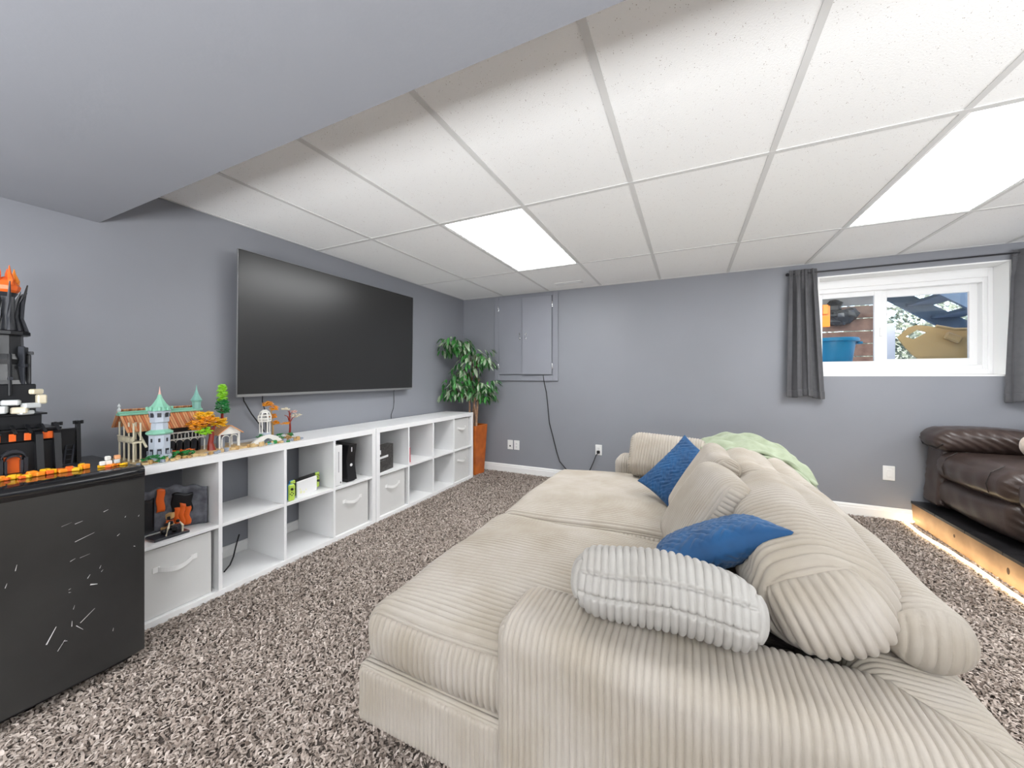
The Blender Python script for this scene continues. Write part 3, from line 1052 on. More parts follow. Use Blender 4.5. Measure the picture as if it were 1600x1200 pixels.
def cube_shelf(label, y0):
    t = thing('cube_shelf', label, 'shelf', ((SXF + SXB) / 2, y0 + SHELF_L / 2, 0), group='white cube shelves along the left wall')
    dx = (SXF - SXB) / 2
    L = SHELF_L / 2
    MB().box((-dx, -L, SHELF_H - OUT), (dx, L, SHELF_H), .0015).build('top_board', 'white_laminate', t)
    MB().box((-dx, -L, .0), (dx, L, OUT), .0015).build('bottom_board', 'white_laminate', t)
    for s in (-1, 1):
        MB().box((-dx, s * L if s < 0 else L - OUT, OUT), (dx, -L + OUT if s < 0 else L, SHELF_H - OUT), .0015).build('side_board', 'white_laminate', t)
    for k in range(3):
        yy = -L + OUT + CELL_W + k * (CELL_W + INN)
        MB().box((-dx, yy, OUT), (dx - .001, yy + INN, SHELF_H - OUT), .001).build('divider', 'white_laminate', t)
    for k in range(4):
        yy = -L + OUT + k * (CELL_W + INN)
        MB().box((-dx, yy, OUT + CELL_H), (dx - .001, yy + CELL_W, OUT + CELL_H + INN), .001).build('shelf_board', 'white_laminate', t)
    return t


cube_shelf('white eight-cube shelf unit beside the black fridge, toy village on top', SA)
cube_shelf('white eight-cube shelf unit beside the potted tree', SB)


def fabric_bin(label, y0, k, row):
    a, b, z = cell(y0, k, row)
    ym = (a + b) / 2 - .008
    t = thing('fabric_bin', label, 'storage bin', (SXF - .02, ym, z + .001), group='pale fabric storage bins in the cube shelves')
    w, d, hh = .152, .345, .326
    body = MB()
    body.box((-.008, -w, 0), (0, w, hh), .003).box((-d, -w, 0), (-d + .008, w, hh), .003)
    body.box((-d + .008, -w, 0), (-.008, -w + .008, hh), .002).box((-d + .008, w - .008, 0), (-.008, w, hh), .002).box((-d + .008, -w + .008, 0), (-.008, w - .008, .008))
    body.build('body', 'bin_fabric', t)
    pts = []
    N = 14
    for i in range(N + 1):
        u = i / N
        y = -.068 + .136 * u
        pts.append((.002 + .022 * math.sin(math.pi * u) ** .8, y, .225 - .016 * math.sin(math.pi * u)))
    s = MB()
    vs, fs = [], []
    for (x, y, zz) in pts:
        vs += [(x, y, zz - .011), (x, y, zz + .011), (x + .0022, y, zz + .011), (x + .0022, y, zz - .011)]
    for i in range(N):
        for q in range(4):
            fs.append((i * 4 + q, i * 4 + (q + 1) % 4, (i + 1) * 4 + (q + 1) % 4, (i + 1) * 4 + q))
    fs += [(0, 3, 2, 1), tuple(N * 4 + q for q in range(4))]
    s.add(vs, fs)
    h_ = s.build('strap_handle', 'strap_fabric', t)
    for sgn in (-1, 1):
        MB().box((.0, sgn * .074 - .014, .212), (.003, sgn * .074 + .014, .238), .001).build('strap_patch', 'strap_fabric', h_)
    return t


fabric_bin('pale grey fabric bin beside the fridge, under the cave diorama', SA, 0, 0)
fabric_bin('pale grey fabric bin under the two upright game consoles', SA, 3, 0)
fabric_bin('pale grey fabric bin under the dark patterned box', SB, 0, 0)
fabric_bin('pale grey fabric bin beside the potted tree, upper of the two', SB, 3, 1)
fabric_bin('pale grey fabric bin beside the potted tree, lower of the two', SB, 3, 0)
tag(MB().tube([(XW + .03, 1.40, .16), (XW + .05, 1.37, .10), (XW + .10, 1.33, .06), (XW + .16, 1.28, .044), (XW + .22, 1.22, .045)], .004, 8).build('loose_cable', 'black_cable', smooth=True),
    'black cable end lying in the empty lower shelf cube', 'cable')

# ================================================================== game consoles
mat('console_white', (0.82, 0.82, 0.82, 1), rough=.4)
mat('console_black', (0.014, 0.014, 0.015, 1), rough=.28)
mat('console_gloss', (0.008, 0.008, 0.009, 1), rough=.08)
mat('slot_grey', (0.10, 0.10, 0.10, 1), rough=.4)
mat('pale_mark', (0.8, 0.8, 0.8, 1), rough=.4)
a, b, z = cell(SA, 3, 1)
w1 = thing('game_console', 'slim white game console standing upright in a shelf cube', 'game console', (SXF - .012, a + .036, z))
MB().box((-.235, -.030, .004), (0, .030, .296), .004).build('body', 'console_white', w1)
MB().box((0, -.004, .10), (.0008, -.0005, .25)).build('disc_slot', 'slot_grey', w1)
MB().box((0, .010, .018), (.0008, .018, .030)).build('port', 'slot_grey', w1)
MB().lathe([(.006, 0), (.006, .001)], (0, .008, .270), 14, axis=0).build('power_button', 'pale_mark', w1)
MB().box((-.20, -.036, 0), (-.03, .036, .004), .001).build('stand', 'console_white', w1)
b1 = thing('game_console', 'glossy black game console with a pinched front standing upright', 'game console', (SXF - .020, a + .165, z))
pr = []
for i in range(13):
    u = i / 12
    pr.append((-.0 - .020 * math.sin(math.pi * u) ** 1.2, .012 + .270 * u))
poly = pr + [(-.24, .282), (-.24, .012)]
MB().prism(poly, -.036, .036, axis=1).build('body', 'console_black', b1)
for s in (-1, 1):
    MB().prism([(p[0] - .010, .02 + (p[1] - .012) * .94) for p in pr] + [(-.225, .272), (-.225, .022)], s * .0362 if s > 0 else -.0372, .0372 if s > 0 else -.0362, axis=1).build('side_panel', 'console_gloss', b1)
MB().box((-.22, -.040, 0), (-.02, .040, .012), .003).build('base_stand', 'console_black', b1)
MB().lathe([(.011, -.019), (.011, -.0168), (.008, -.0160)], (0, 0, .125), 18, axis=0).build('power_button', 'pale_mark', b1, smooth=True)
MB().box((-.0018, -.014, .228), (.0006, -.006, .262), .001).build('front_mark', 'pale_mark', b1)

# handheld console in its dock
mat('pad_lime', rgb(186, 214, 88), rough=.4)
mat('pad_teal', rgb(96, 190, 150), rough=.4)
mat('pad_blue', rgb(40, 128, 190), rough=.4)
mat('dock_print', rgb(236, 236, 190), rough=.5)
a, b, z = cell(SA, 2, 1)
sw = thing('handheld_console', 'handheld game console in a white dock with lime controllers', 'game console', (SXF - .075, a + .170, z), rz=R(12))
MB().box((-.022, -.086, 0), (-.010, .086, .104), .003).box((.010, -.086, 0), (.022, .086, .104), .003).box((-.010, -.086, 0), (.010, .086, .012), .001).build('dock', 'console_white', sw)
MB().box((-.0065, -.087, .013), (.0065, .087, .122), .002).build('tablet', 'console_black', sw)
pm_ = MB()
for yy, zz, rr in ((-.055, .03, .010), (-.03, .024, .007), (-.062, .05, .006), (-.012, .034, .005)):
    pm_.lathe([(rr, .0222), (rr, .0226)], (0, yy, zz), 12, axis=0)
pm_.build('dock_print', 'dock_print', sw)
for s, m1, m2 in ((-1, 'pad_lime', 'pad_blue'), (1, 'pad_lime', 'pad_teal')):
    c_ = MB()
    y0_, y1_ = (s * .087, s * .123) if s > 0 else (s * .123, s * .087)
    c_.box((-.0005, y0_, .016), (.0115, y1_, .120), .005)
    pad = c_.build('controller', m1, sw)
    MB().box((-.0115, y0_, .016), (-.0008, y1_, .120), .005).build('controller_back', m2, pad)
    ym = (y0_ + y1_) / 2
    st_ = MB().lathe([(.0085, .0115), (.0065, .0165), (.0085, .0195), (.008, .0205)], (0, ym, .095 if s < 0 else .062), 14, axis=0)
    st_.build('thumb_stick', 'console_black', pad, smooth=True)
    for q in range(4):
        an = q * math.pi / 2
        MB().lathe([(.0038, .0115), (.0038, .0135)], (0, ym + .009 * math.cos(an), (.062 if s < 0 else .095) + .009 * math.sin(an)), 10, axis=0).build('button', 'console_black', pad)
gp = thing('game_controller', 'small blue and lime controller standing in front of the white dock', 'game controller', (SXF - .028, a + .045, z), rz=R(-14))
MB().box((0, -.020, .0), (.014, .018, .104), .006).build('left_half', 'pad_lime', gp)
MB().box((-.018, -.020, 0), (-.0005, .018, .104), .006).build('right_half', 'pad_blue', gp)
MB().lathe([(.008, .014), (.0065, .018), (.008, .021)], (0, -.001, .075), 12, axis=0).build('thumb_stick', 'console_black', gp, smooth=True)
for q in range(4):
    an = q * math.pi / 2
    MB().lathe([(.0036, .014), (.0036, .016)], (0, -.001 + .009 * math.cos(an), .045 + .009 * math.sin(an)), 10, axis=0).build('button', 'console_black', gp)

# dark box and red box in the further shelf
mat('dark_print', (0.018, 0.016, 0.015, 1), rough=.4, col2=(0.075, 0.070, 0.066, 1), vscale=55, detail=6)
mat('red_card', rgb(206, 60, 72), rough=.5)
a, b, z = cell(SB, 0, 1)
bx_ = thing('game_box', 'dark patterned box with a white stripe standing in a shelf cube', 'box', (SXF - .035, a + .100, z), rz=R(10))
MB().box((-.06, -.105, 0), (0, .105, .215), .002).build('carton', 'dark_print', bx_)
MB().box((0, -.104, .112), (.0008, .030, .130)).build('title_stripe', 'pale_mark', bx_)
MB().box((0, -.085, .150), (.0008, -.070, .185)).build('emblem', 'pale_mark', bx_)
MB().box((0, -.104, .090), (.0007, -.02, .098)).build('subtitle_stripe', 'slot_grey', bx_)
a, b, z = cell(SB, 1, 1)
rb_ = thing('red_box', 'small red card box with an open top in a shelf cube', 'box', (SXF - .050, a + .040, z), rz=R(0), rot=(R(3), 0, R(8)))
r_ = MB()
r_.box((-.04, -.030, 0), (-.038, .035, .135)).box((-.002, -.030, 0), (0, .035, .135)).box((-.038, -.030, 0), (-.002, -.028, .135)).box((-.038, .033, 0), (-.002, .035, .135)).box((-.038, -.028, 0), (-.002, .033, .003))
r_.build('carton', 'red_card', rb_)
MB().box((-.040, -.030, .130), (-.002, .010, .132)).build('flap', 'red_card', rb_, loc=(0, 0, .004))

# ================================================================== fridge
FX, FY0, FY1, FZ = -2.042, .235, .725, .820
fr = thing('mini_fridge', 'black scratched mini fridge at the left edge, dark toy tower on top', 'fridge', (FX - .25, (FY0 + FY1) / 2, 0))
hy = (FY1 - FY0) / 2
MB().box((-.27, -hy + .004, .03), (.195, hy - .004, FZ - .012), .006).build('cabinet', 'fridge_side', fr)
MB().box((-.275, -hy, FZ - .018), (.190, hy, FZ - .002), .006).build('top_panel', 'fridge_gloss', fr)


def door_profile(z0, z1, bow, n=14):
    vs, fs = [], []
    for zz in (z0, z1):
        vs.append((.200, -hy, zz)); vs.append((.200, hy, zz))
    pts = []
    for i in range(n + 1):
        u = -1 + 2 * i / n
        pts.append((.250 - bow * u * u - .006 * abs(u) ** 12, hy * u))
    poly = [(p[0], p[1]) for p in pts] + [(.200, hy), (.200, -hy)]
    return poly


MB().prism(door_profile(0, 1, .006)[::-1], .060, .775, axis=2).build('door', 'fridge_black', fr, smooth=True, angle=30)
# swept lip along the door top: an arc section that curls over
lip = MB()
vs, fs = [], []
n = 20
sec = [(.0, .775), (.003, .779), (.0045, .786), (.005, .796), (.004, .806), (.000, .814), (-.008, .8185), (-.020, .820), (-.046, .820), (-.046, .775)]
for i in range(n + 1):
    u = -1 + 2 * i / n
    xb = .250 - .006 * u * u - .006 * abs(u) ** 12
    for dx, zz in sec:
        vs.append((xb + dx if dx > -.04 else .202, hy * u, zz))
m = len(sec)
for i in range(n):
    for j in range(m):
        j2 = (j + 1) % m
        fs.append((i * m + j, (i + 1) * m + j, (i + 1) * m + j2, i * m + j2))
fs += [tuple(range(m)), tuple(n * m + j for j in range(m))[::-1]]
lip.add(vs, fs).build('door_lip', 'fridge_gloss', fr, smooth=True, angle=35)
MB().box((.196, -hy + .004, .772), (.2485, hy - .004, .7765)).build('lip_groove', 'black_plastic', fr)
MB().box((.1955, -hy + .008, .062), (.2005, hy - .008, .81)).build('door_gasket', 'black_plastic', fr)
for s in (-1, 1):
    MB().lathe([(.016, 0), (.018, .006), (.012, .032)], (.14, s * (hy - .05), 0), 12).build('foot', 'black_plastic', fr)
    MB().lathe([(.016, 0), (.018, .006), (.012, .032)], (-.22, s * (hy - .05), 0), 12).build('foot', 'black_plastic', fr)
MB().box((.10, -hy + .02, .02), (.19, hy - .02, .058), .004).build('kick_plate', 'fridge_side', fr)
sc_ = MB()


def scratch(y, z, L, ang, w=.0016):
    u = (y) / hy
    x = .250 - .006 * u * u + .0004
    c, s = math.cos(R(ang)), math.sin(R(ang))
    w *= .6
    q = []
    for a_, b_ in ((-L / 2, -w / 2), (L / 2, -w / 5), (L / 2, w / 5), (-L / 2, w / 2)):
        yy = y + a_ * c - b_ * s
        u2 = yy / hy
        q.append((.250 - .006 * u2 * u2 + .0004, yy, z + a_ * s + b_ * c))
    sc_.add(q, [(0, 1, 2, 3)])


for args in ((.075, .592, .052, 18, .003), (.045, .52, .014, 25, .003), (.075, .522, .026, 10, .0015), (.03, .655, .025, 16, .0012), (.06, .652, .02, 14, .003), (.13, .672, .014, 20, .004),
             (.165, .565, .010, 40, .004), (.225, .62, .006, 60, .004), (.185, .630, .006, 60, .004), (.115, .462, .012, 70, .003), (.085, .44, .014, 60, .004), (.12, .445, .008, 50, .003),
             (.098, .404, .020, -20, .008), (.038, .417, .006, 20, .003), (.038, .405, .006, -20, .003), (.048, .345, .014, 75, .002), (.082, .295, .05, 42, .0035), (.062, .262, .030, -55, .0035),
             (.043, .288, .020, 88, .003), (-.005, .275, .055, 66, .006), (.028, .235, .010, -30, .004), (.018, .225, .035, 60, .0025), (-.08, .55, .02, 80, .003), (-.10, .50, .015, 75, .003),
             (.212, .50, .006, -30, .005), (.15, .20, .012, 80, .003)):
    scratch(*args)
sc_.build('scratch_marks', 'scratch', fr)

# ================================================================== planter and tree
pl = thing('potted_tree', 'artificial green tree in a tall tapered terracotta planter in the corner', 'plant', (-2.405, 3.868, 0), rz=R(-6))


def frustum(mb, r0, r1, z0, z1, c=.012):
    for (ra, za), (rb2, zb) in (((r0, z0), (r1, z1)),):
        vs = []
        for r_, zz in ((ra, za), (rb2, zb)):
            vs += [(-r_ + c, -r_, zz), (r_ - c, -r_, zz), (r_, -r_ + c, zz), (r_, r_ - c, zz), (r_ - c, r_, zz), (-r_ + c, r_, zz), (-r_, r_ - c, zz), (-r_, -r_ + c, zz)]
        fs = [(i, (i + 1) % 8, (i + 1) % 8 + 8, i + 8) for i in range(8)] + [tuple(range(8))[::-1]]
        mb.add(vs, fs)
    return mb


pot = MB()
frustum(pot, .098, .128, .004, .600)
k_ = len(pot.v)
ring_in = [(-.112, -.122), (.112, -.122), (.122, -.112), (.122, .112), (.112, .122), (-.112, .122), (-.122, .112), (-.122, -.112)]
pot.add([(x, y, .600) for x, y in [(-.116, -.128), (.116, -.128), (.128, -.116), (.128, .116), (.116, .128), (-.116, .128), (-.128, .116), (-.128, -.116)]] +
        [(x * .92, y * .92, .600) for x, y in ring_in] + [(x * .90, y * .90, .545) for x, y in ring_in],
        [(i, (i + 1) % 8, (i + 1) % 8 + 8, i + 8) for i in range(8)] + [(i + 8, (i + 1) % 8 + 8, (i + 1) % 8 + 16, i + 16) for i in range(8)])
pot.build('planter', 'terracotta', pl)
frustum(MB(), .100, .126, .52, .560).prism([(-.1, -.1), (.1, -.1), (.1, .1), (-.1, .1)], .555, .562, axis=2).build('soil', 'soil', pl)
rt = random.Random(21)
tips = []
for k, (bx0, by0, tx, ty, tz) in enumerate(((.03, -.01, -.02, .0, 1.32), (-.02, .02, .06, .02, 1.18), (.0, -.03, -.10, -.03, 1.12), (.02, .03, .0, .05, 1.45))):
    pts, rs = [], []
    for i in range(15):
        u = i / 14
        tw = u * 5.5 + k * 1.6
        r_ = .022 * (1 - u * .6)
        pts.append((bx0 + (tx - bx0) * u ** 1.2 + r_ * math.cos(tw) + .05 * (1 - u) * 0, by0 + (ty - by0) * u ** 1.2 + r_ * math.sin(tw), .55 + (tz - .55) * u))
        rs.append(.016 * (1 - .62 * u))
    MB().tube(pts, rs, 8).build('stem', 'bark', pl, smooth=True)
    tips.append(pts)
leaf_me = []
for k in range(3):
    L, Wd = ((.105, .017), (.120, .019), (.090, .016))[k]
    def LF(u, v):
        x = u * L
        wv = Wd * np.sin(np.pi * np.clip(u, 0.0, 1)) ** .8 * (1 - .35 * u) * 1.25
        y = (v - .5) * wv * 2
        zz = -.30 * L * u * u - np.abs(v - .5) * wv * (-.5)
        return np.stack([x, y, zz], 1)
    leaf_me.append(grid_mesh('leaf', LF, 5, 2, 0))
lm = ['leaf_deep', 'leaf_mid', 'leaf_highlight']
leaf_var = [(me.copy() if j else me, lm[j]) for me in leaf_me for j in range(3)]
for me, mn in leaf_var:
    me.materials.clear()
    me.materials.append(MATS[mn])
n_leaf = 0
tw_mb = MB()
clusters = [(-.07, -.26, 1.58, .21, .10, 66), (.12, -.10, 1.44, .22, .12, 66), (-.10, -.20, 1.08, .22, .13, 62), (.17, -.06, 1.06, .20, .13, 62), (.02, -.18, 1.26, .18, .13, 42)]
for ci, (cx_, cy_, cz_, rad, vr, nl) in enumerate(clusters):
    # twigs fan out from the cluster heart, leaves hang from them
    nt_ = max(6, nl // 8)
    tw = []
    for k in range(nt_):
        an = 2 * math.pi * k / nt_ + rt.uniform(-.3, .3)
        rr = rad * rt.uniform(.6, 1.0)
        e = Vector((cx_ + rr * math.cos(an), min(cy_ + rr * math.sin(an), .17), cz_ + rt.uniform(-vr, vr * .6)))
        e.x = max(e.x, -.235)
        s = Vector((cx_ * .4, cy_ * .4, cz_ - .18))
        mid = (s + e) / 2 + Vector((0, 0, .10))
        tw_mb.tube([s, mid, e], [.004, .003, .0015], 5)
        tw.append((s, mid, e))
    for k in range(nl):
        s, mid, e = tw[k % nt_]
        u = rt.uniform(.35, 1.0)
        p = (mid * (1 - (u - .35) / .65) + e * ((u - .35) / .65))
        p = p + Vector((rt.uniform(-.03, .03), rt.uniform(-.03, .03), rt.uniform(-.02, .03)))
        p.y = min(p.y, .15)
        p.x = max(p.x, -.17)
        out = math.atan2(p.y - cy_, p.x - cx_) + rt.uniform(-.9, .9)
        if p.x < -.11:
            out = rt.uniform(-1.5, .6)
        if p.y > .10:
            out = rt.uniform(-2.6, -.5)
        droop = rt.uniform(.5, 1.35)
        w_ = rt.random()
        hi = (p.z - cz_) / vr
        j = 2 if w_ < .50 + .25 * hi else (1 if w_ < .78 else 0)  # painted highlights: the palest leaves gather towards the cluster top
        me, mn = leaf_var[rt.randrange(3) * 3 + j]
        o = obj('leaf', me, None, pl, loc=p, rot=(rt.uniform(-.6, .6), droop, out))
        n_leaf += 1
tw_mb.build('twigs', 'twig', pl)
# the smaller leaves behind them, too many to pick apart
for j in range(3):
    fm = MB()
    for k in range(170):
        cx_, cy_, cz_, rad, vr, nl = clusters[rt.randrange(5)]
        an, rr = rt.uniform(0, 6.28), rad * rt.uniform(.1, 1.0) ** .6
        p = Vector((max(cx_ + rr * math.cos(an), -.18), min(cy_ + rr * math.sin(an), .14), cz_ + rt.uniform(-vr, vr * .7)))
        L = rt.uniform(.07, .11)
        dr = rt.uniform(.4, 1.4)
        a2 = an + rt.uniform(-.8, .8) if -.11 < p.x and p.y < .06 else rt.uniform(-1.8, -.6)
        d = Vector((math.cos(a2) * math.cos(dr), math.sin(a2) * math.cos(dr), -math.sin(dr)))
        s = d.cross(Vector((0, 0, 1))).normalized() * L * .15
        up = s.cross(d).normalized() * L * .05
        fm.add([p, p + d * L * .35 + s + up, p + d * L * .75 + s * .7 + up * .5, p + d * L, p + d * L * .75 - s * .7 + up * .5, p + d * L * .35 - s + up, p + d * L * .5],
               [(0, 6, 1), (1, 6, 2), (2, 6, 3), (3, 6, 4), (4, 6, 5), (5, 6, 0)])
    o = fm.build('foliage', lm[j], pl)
    o['kind'] = 'stuff'
# ================================================================== corduroy sofa
SO = np.array([-0.23, 2.02, 0.0])
sofa = thing('corduroy_sofa', 'deep cream wide-wale corduroy sofa facing the television', 'sofa', tuple(SO))


def sc(name, lo, hi, r, m='corduroy', **kw):
    lo, hi = np.array(lo, float), np.array(hi, float)
    return cushion(name, m, sofa, (lo + hi) / 2 - SO, (hi - lo) / 2, r, **kw)


YN, YF_ = .88, 3.18          # near and far faces of the base
YM = 1.872                   # joint between the two halves
SX0, SX1 = -1.005, .545
BT = .235                    # top of the base
for y0, y1 in ((YN, YM - .002), (YM + .002, YF_)):
    sc('base', (SX0, y0, .045), (SX1 - .03, y1, BT), .025, axis=1, cap=0, amp=.0045, res=.003)
for x in (-.93, .40):
    for y in (.97, 1.82, 1.95, 3.08):
        MB().lathe([(.022, 0), (.030, .012), (.032, .05)], (x - SO[0], y - SO[1], 0), 14).build('foot', 'foot_wood', sofa, smooth=True)


def seat_post(seed, c):
    c = np.array(c)
    def f(V):
        d = lumps(V, seed, .010, 6.0)
        d[:, :2] *= .6
        return V + d
    return f


sc('seat_cushion', (SX0 + .005, YN + .005, BT - .012), (.12, YM + .004, .425), .080, axis=1, cap=0, amp=.0105, pitch=.021, puff=(.02, .006, .035), post=seat_post(3, 0), coarse=.03)
sc('seat_cushion', (SX0 + .005, YM - .004, BT - .012), (.12, YF_ - .20, .425), .080, axis=1, cap=0, amp=.0105, pitch=.021, puff=(.02, .006, .035), post=seat_post(5, 0), coarse=.03)

# arms (wales stack along x) and back (wales stack along y), mitred at the corners
AT = .555
BKX0 = .335
AY = .835


def arm(y0, y1, x0, near):
    lo = np.array([x0, y0, .045]); hi = np.array([SX1, y1, AT])
    c, h = (lo + hi) / 2, (hi - lo) / 2
    def pre(p):
        # slant the back end to a mitre
        t = (p[:, 1] + h[1]) / (2 * h[1])
        t = np.clip(t, 0, 1)
        if not near:
            t = 1 - t
        end = h[0] - t * (SX1 - BKX0)
        q = p.copy()
        q[:, 0] = np.minimum(p[:, 0], end)
        return q
    def post(V):
        # the top sinks a little towards the back where cushions press on it
        d = lumps(V, 11, .004, 7.0)
        d[:, 0] *= .3
        w = np.clip((V[:, 2] + h[2]) / (2 * h[2]), 0, 1)
        V = V + d * w[:, None]
        return V
    cushion('arm', 'corduroy', sofa, c - SO, h, .060, axis=0, cap=1, amp=.0065, pitch=.0165, res=.0022, pre=pre, post=post, skip=(), capribs=True)


arm(AY, 1.075, -.465, True)
arm(2.955, 3.20, -.535, False)


def back():
    lo = np.array([BKX0, AY, .045]); hi = np.array([SX1, 3.20, AT])
    c, h = (lo + hi) / 2, (hi - lo) / 2
    def pre(p):
        t = np.clip((h[0] - p[:, 0]) / (2 * h[0]), 0, 1)    # 0 at the outer face, 1 at the inner face
        q = p.copy()
        q[:, 1] = np.clip(p[:, 1], -h[1] + t * .24, h[1] - t * .24)
        return q
    cushion('back_frame', 'corduroy', sofa, c - SO, h, .060, axis=1, cap=0, amp=.0065, pitch=.0175, res=.0025, pre=pre)


back()


def bolster(y0, y1, x, z, r, seed, name='bolster'):
    h = np.array([r, (y1 - y0) / 2, r])
    def post(V):
        return V + lumps(V, seed, .006, 8.0) * np.array([1, .2, 1])
    cushion(name, 'corduroy', sofa, np.array([x, (y0 + y1) / 2, z]) - SO, h, r * .97, axis=1, cap=0, amp=.0052, res=.0025, post=post, coarse=.02, puff=(.004, .022, .004))


def roll(y0, y1, x, z, r, seed):
    """cylinder with wales around it and a ribbed round end"""
    L = (y1 - y0) / 2
    nl = int(round(2 * L / .020)) * 8
    n = 40
    def F(u, v):
        y = -L + 2 * L * u
        e = np.minimum(u, 1 - u) * 2 * L
        rr = r * (1 - .18 * np.exp(-(e / .012) ** 2))
        rr = rr + .0065 * (np.abs(np.sin(np.pi * u * (nl // 8))) ** .55 - .6) * np.clip(e / .01, 0, 1)
        rr = rr * (1 + .05 * np.sin(y * 7 + seed) + .04 * np.sin(y * 13 + 2 * seed))
        a = 2 * np.pi * v
        return np.stack([rr * np.cos(a) * 1.06, y, rr * np.sin(a)], 1)
    me = grid_mesh('bolster', F, nl, n)
    o = obj('bolster', me, 'corduroy', sofa, loc=tuple(np.array([x, (y0 + y1) / 2, z]) - SO))
    # ribbed ends
    for s in (-1, 1):
        def G(u, v):
            rr = r * .885 * u
            a = 2 * np.pi * v
            xx = rr * np.cos(a) * 1.06
            zz = rr * np.sin(a)
            dome = .026 * (1 - u ** 2.4)
            rib = .007 * (np.abs(np.sin(np.pi * xx / .022)) ** .55 - .6) * np.clip((1 - u) / .12, 0, 1)
            return np.stack([xx, s * (L + dome + rib - .002), zz], 1)
        me = grid_mesh('end_cap', G, 40, 96)
        obj('end_cap', me, 'corduroy', o)


roll(1.085, 2.02, .468, AT + .072, .078, 1.3)
roll(2.05, 2.98, .462, AT + .070, .076, 4.1)


def back_cushion(y0, y1, xc, zc, hx, hz, tilt, seed, amp=.0095):
    h = np.array([hx, (y1 - y0) / 2, hz])
    def post(V):
        d = lumps(V, seed, .016, 7.5)
        d[:, 1] *= .5
        return V + d
    cushion('back_cushion', 'corduroy', sofa, np.array([xc, (y0 + y1) / 2, zc]) - SO, h, min(hx, hz) * .92, rot=(0, tilt, 0), axis=1, cap=0, amp=amp, res=.0025,
            puff=(.03, .05, .03), post=post, coarse=.02, pitch=.022)


back_cushion(1.05, 1.97, .286, .656, .140, .122, R(-28), 21)
back_cushion(1.99, 2.80, .280, .605, .140, .112, R(-28), 33)

# ================================================================== loose cushions
def placed(name, label, cat, m, V, Q, loc, rot, group=None, part='cover'):
    t = thing(name, label, cat, loc, rot=rot, group=group)
    o = obj(part, np_mesh(part, V, Q), m, t)
    return t


def puffy(hx, hy, hz, seed, amp=.0065, axis=0, pitch=.018, lump=.010, r=None, cap=None, bands=()):
    def post(V):
        return V + lumps(V, seed, lump, 8.5)
    return cush((hx, hy, hz), r or hz * .9, axis=axis, cap=cap, amp=amp, pitch=pitch, puff=(0, 0, hz * .25), post=post, coarse=.014, bands=bands)


def seam_tube(t, hx, hy, z, m, r=.003):
    pts = []
    for i in range(64):
        a = 2 * math.pi * i / 64
        c, s = math.cos(a), math.sin(a)
        k = (abs(c) ** 4 + abs(s) ** 4) ** -.25
        pts.append((hx * c * k, hy * s * k, z))
    pts.append(pts[0])
    MB().tube(pts, r, 6).build('seam', m, t, smooth=True)


G_SC = 'loose cream corduroy scatter cushions on the sofa'
V, Q = puffy(.218, .165, .070, 41, pitch=.018, amp=.0075, bands=(-.45, .35), lump=.016)
placed('scatter_cushion', 'plump pale corduroy cushion lying on the near sofa arm', 'cushion', 'corduroy_pale', V, Q, (-.07, 1.055, .622), (R(-24), R(1), R(3)), G_SC)


def sheet_pillow(hx, hy, T, quilt, seed, n=150, pinch=.12, lump=.006):
    """two puffed sheets meeting in a seam with pointed corners; quilt(x,y)->height"""
    Vs, Qs, base = [], [], 0
    for s in (1, -1):
        U, W_ = np.meshgrid(np.linspace(-1, 1, n + 1), np.linspace(-1, 1, n + 1), indexing='ij')
        u, w = U.ravel(), W_.ravel()
        prof = ((1 - u ** 2).clip(0) * (1 - w ** 2).clip(0)) ** .42
        x = hx * u * (1 - pinch * (1 - np.abs(u)) * 0 - pinch * (1 - w ** 2) * np.abs(u) ** 3)
        y = hy * w * (1 - pinch * (1 - u ** 2) * np.abs(w) ** 3)
        q = quilt(x, y) if quilt is not None else 0
        z = s * (T * prof + q * np.clip(prof * 2.2, 0, 1) ** 1.5)
        P = np.stack([x, y, z], 1)
        P = P + lumps(P, seed, lump, 11.0) * np.clip(prof * 2, 0, 1)[:, None]
        I, J = np.meshgrid(np.arange(n), np.arange(n), indexing='ij')
        a0 = base + (I * (n + 1) + J).ravel()
        qd = np.stack([a0, a0 + n + 1, a0 + n + 2, a0 + 1], 1)
        if s < 0:
            qd = qd[:, ::-1]
        Vs.append(P); Qs.append(qd); base += len(P)
    return np.concatenate(Vs), np.concatenate(Qs)


def chevron(x, y):
    p = .034
    tri = np.abs(((x / .085) % 1.0) - .5) * 2 * .042
    g = np.abs((((y + tri) / p) % 1.0) - .5) * 2
    g2 = np.abs(((x / .0425) % 1.0) - .5) * 2
    return .0055 * (np.clip(1 - g, 0, 1) ** .35 - 1) + .0018 * np.sin(x * 210 + 3 * np.sin(y * 60)) * np.sin(y * 150)


G_BL = 'blue quilted velvet cushions on the sofa'
V, Q = sheet_pillow(.190, .190, .066, chevron, 51)
placed('blue_cushion', 'blue quilted velvet cushion lying against the near sofa back', 'cushion', 'blue_velvet', V, Q, (.066, 1.325, .664), axes_rot((-.40, .22, .85), (.86, .15, .42)), G_BL)
V, Q = sheet_pillow(.205, .205, .056, chevron, 52)
placed('blue_cushion', 'blue quilted velvet cushion propped on its corner at the far arm', 'cushion', 'blue_velvet', V, Q, (-.03, 2.31, .615), axes_rot((-.40, -.66, .60), (.55, .2, .62)), G_BL)

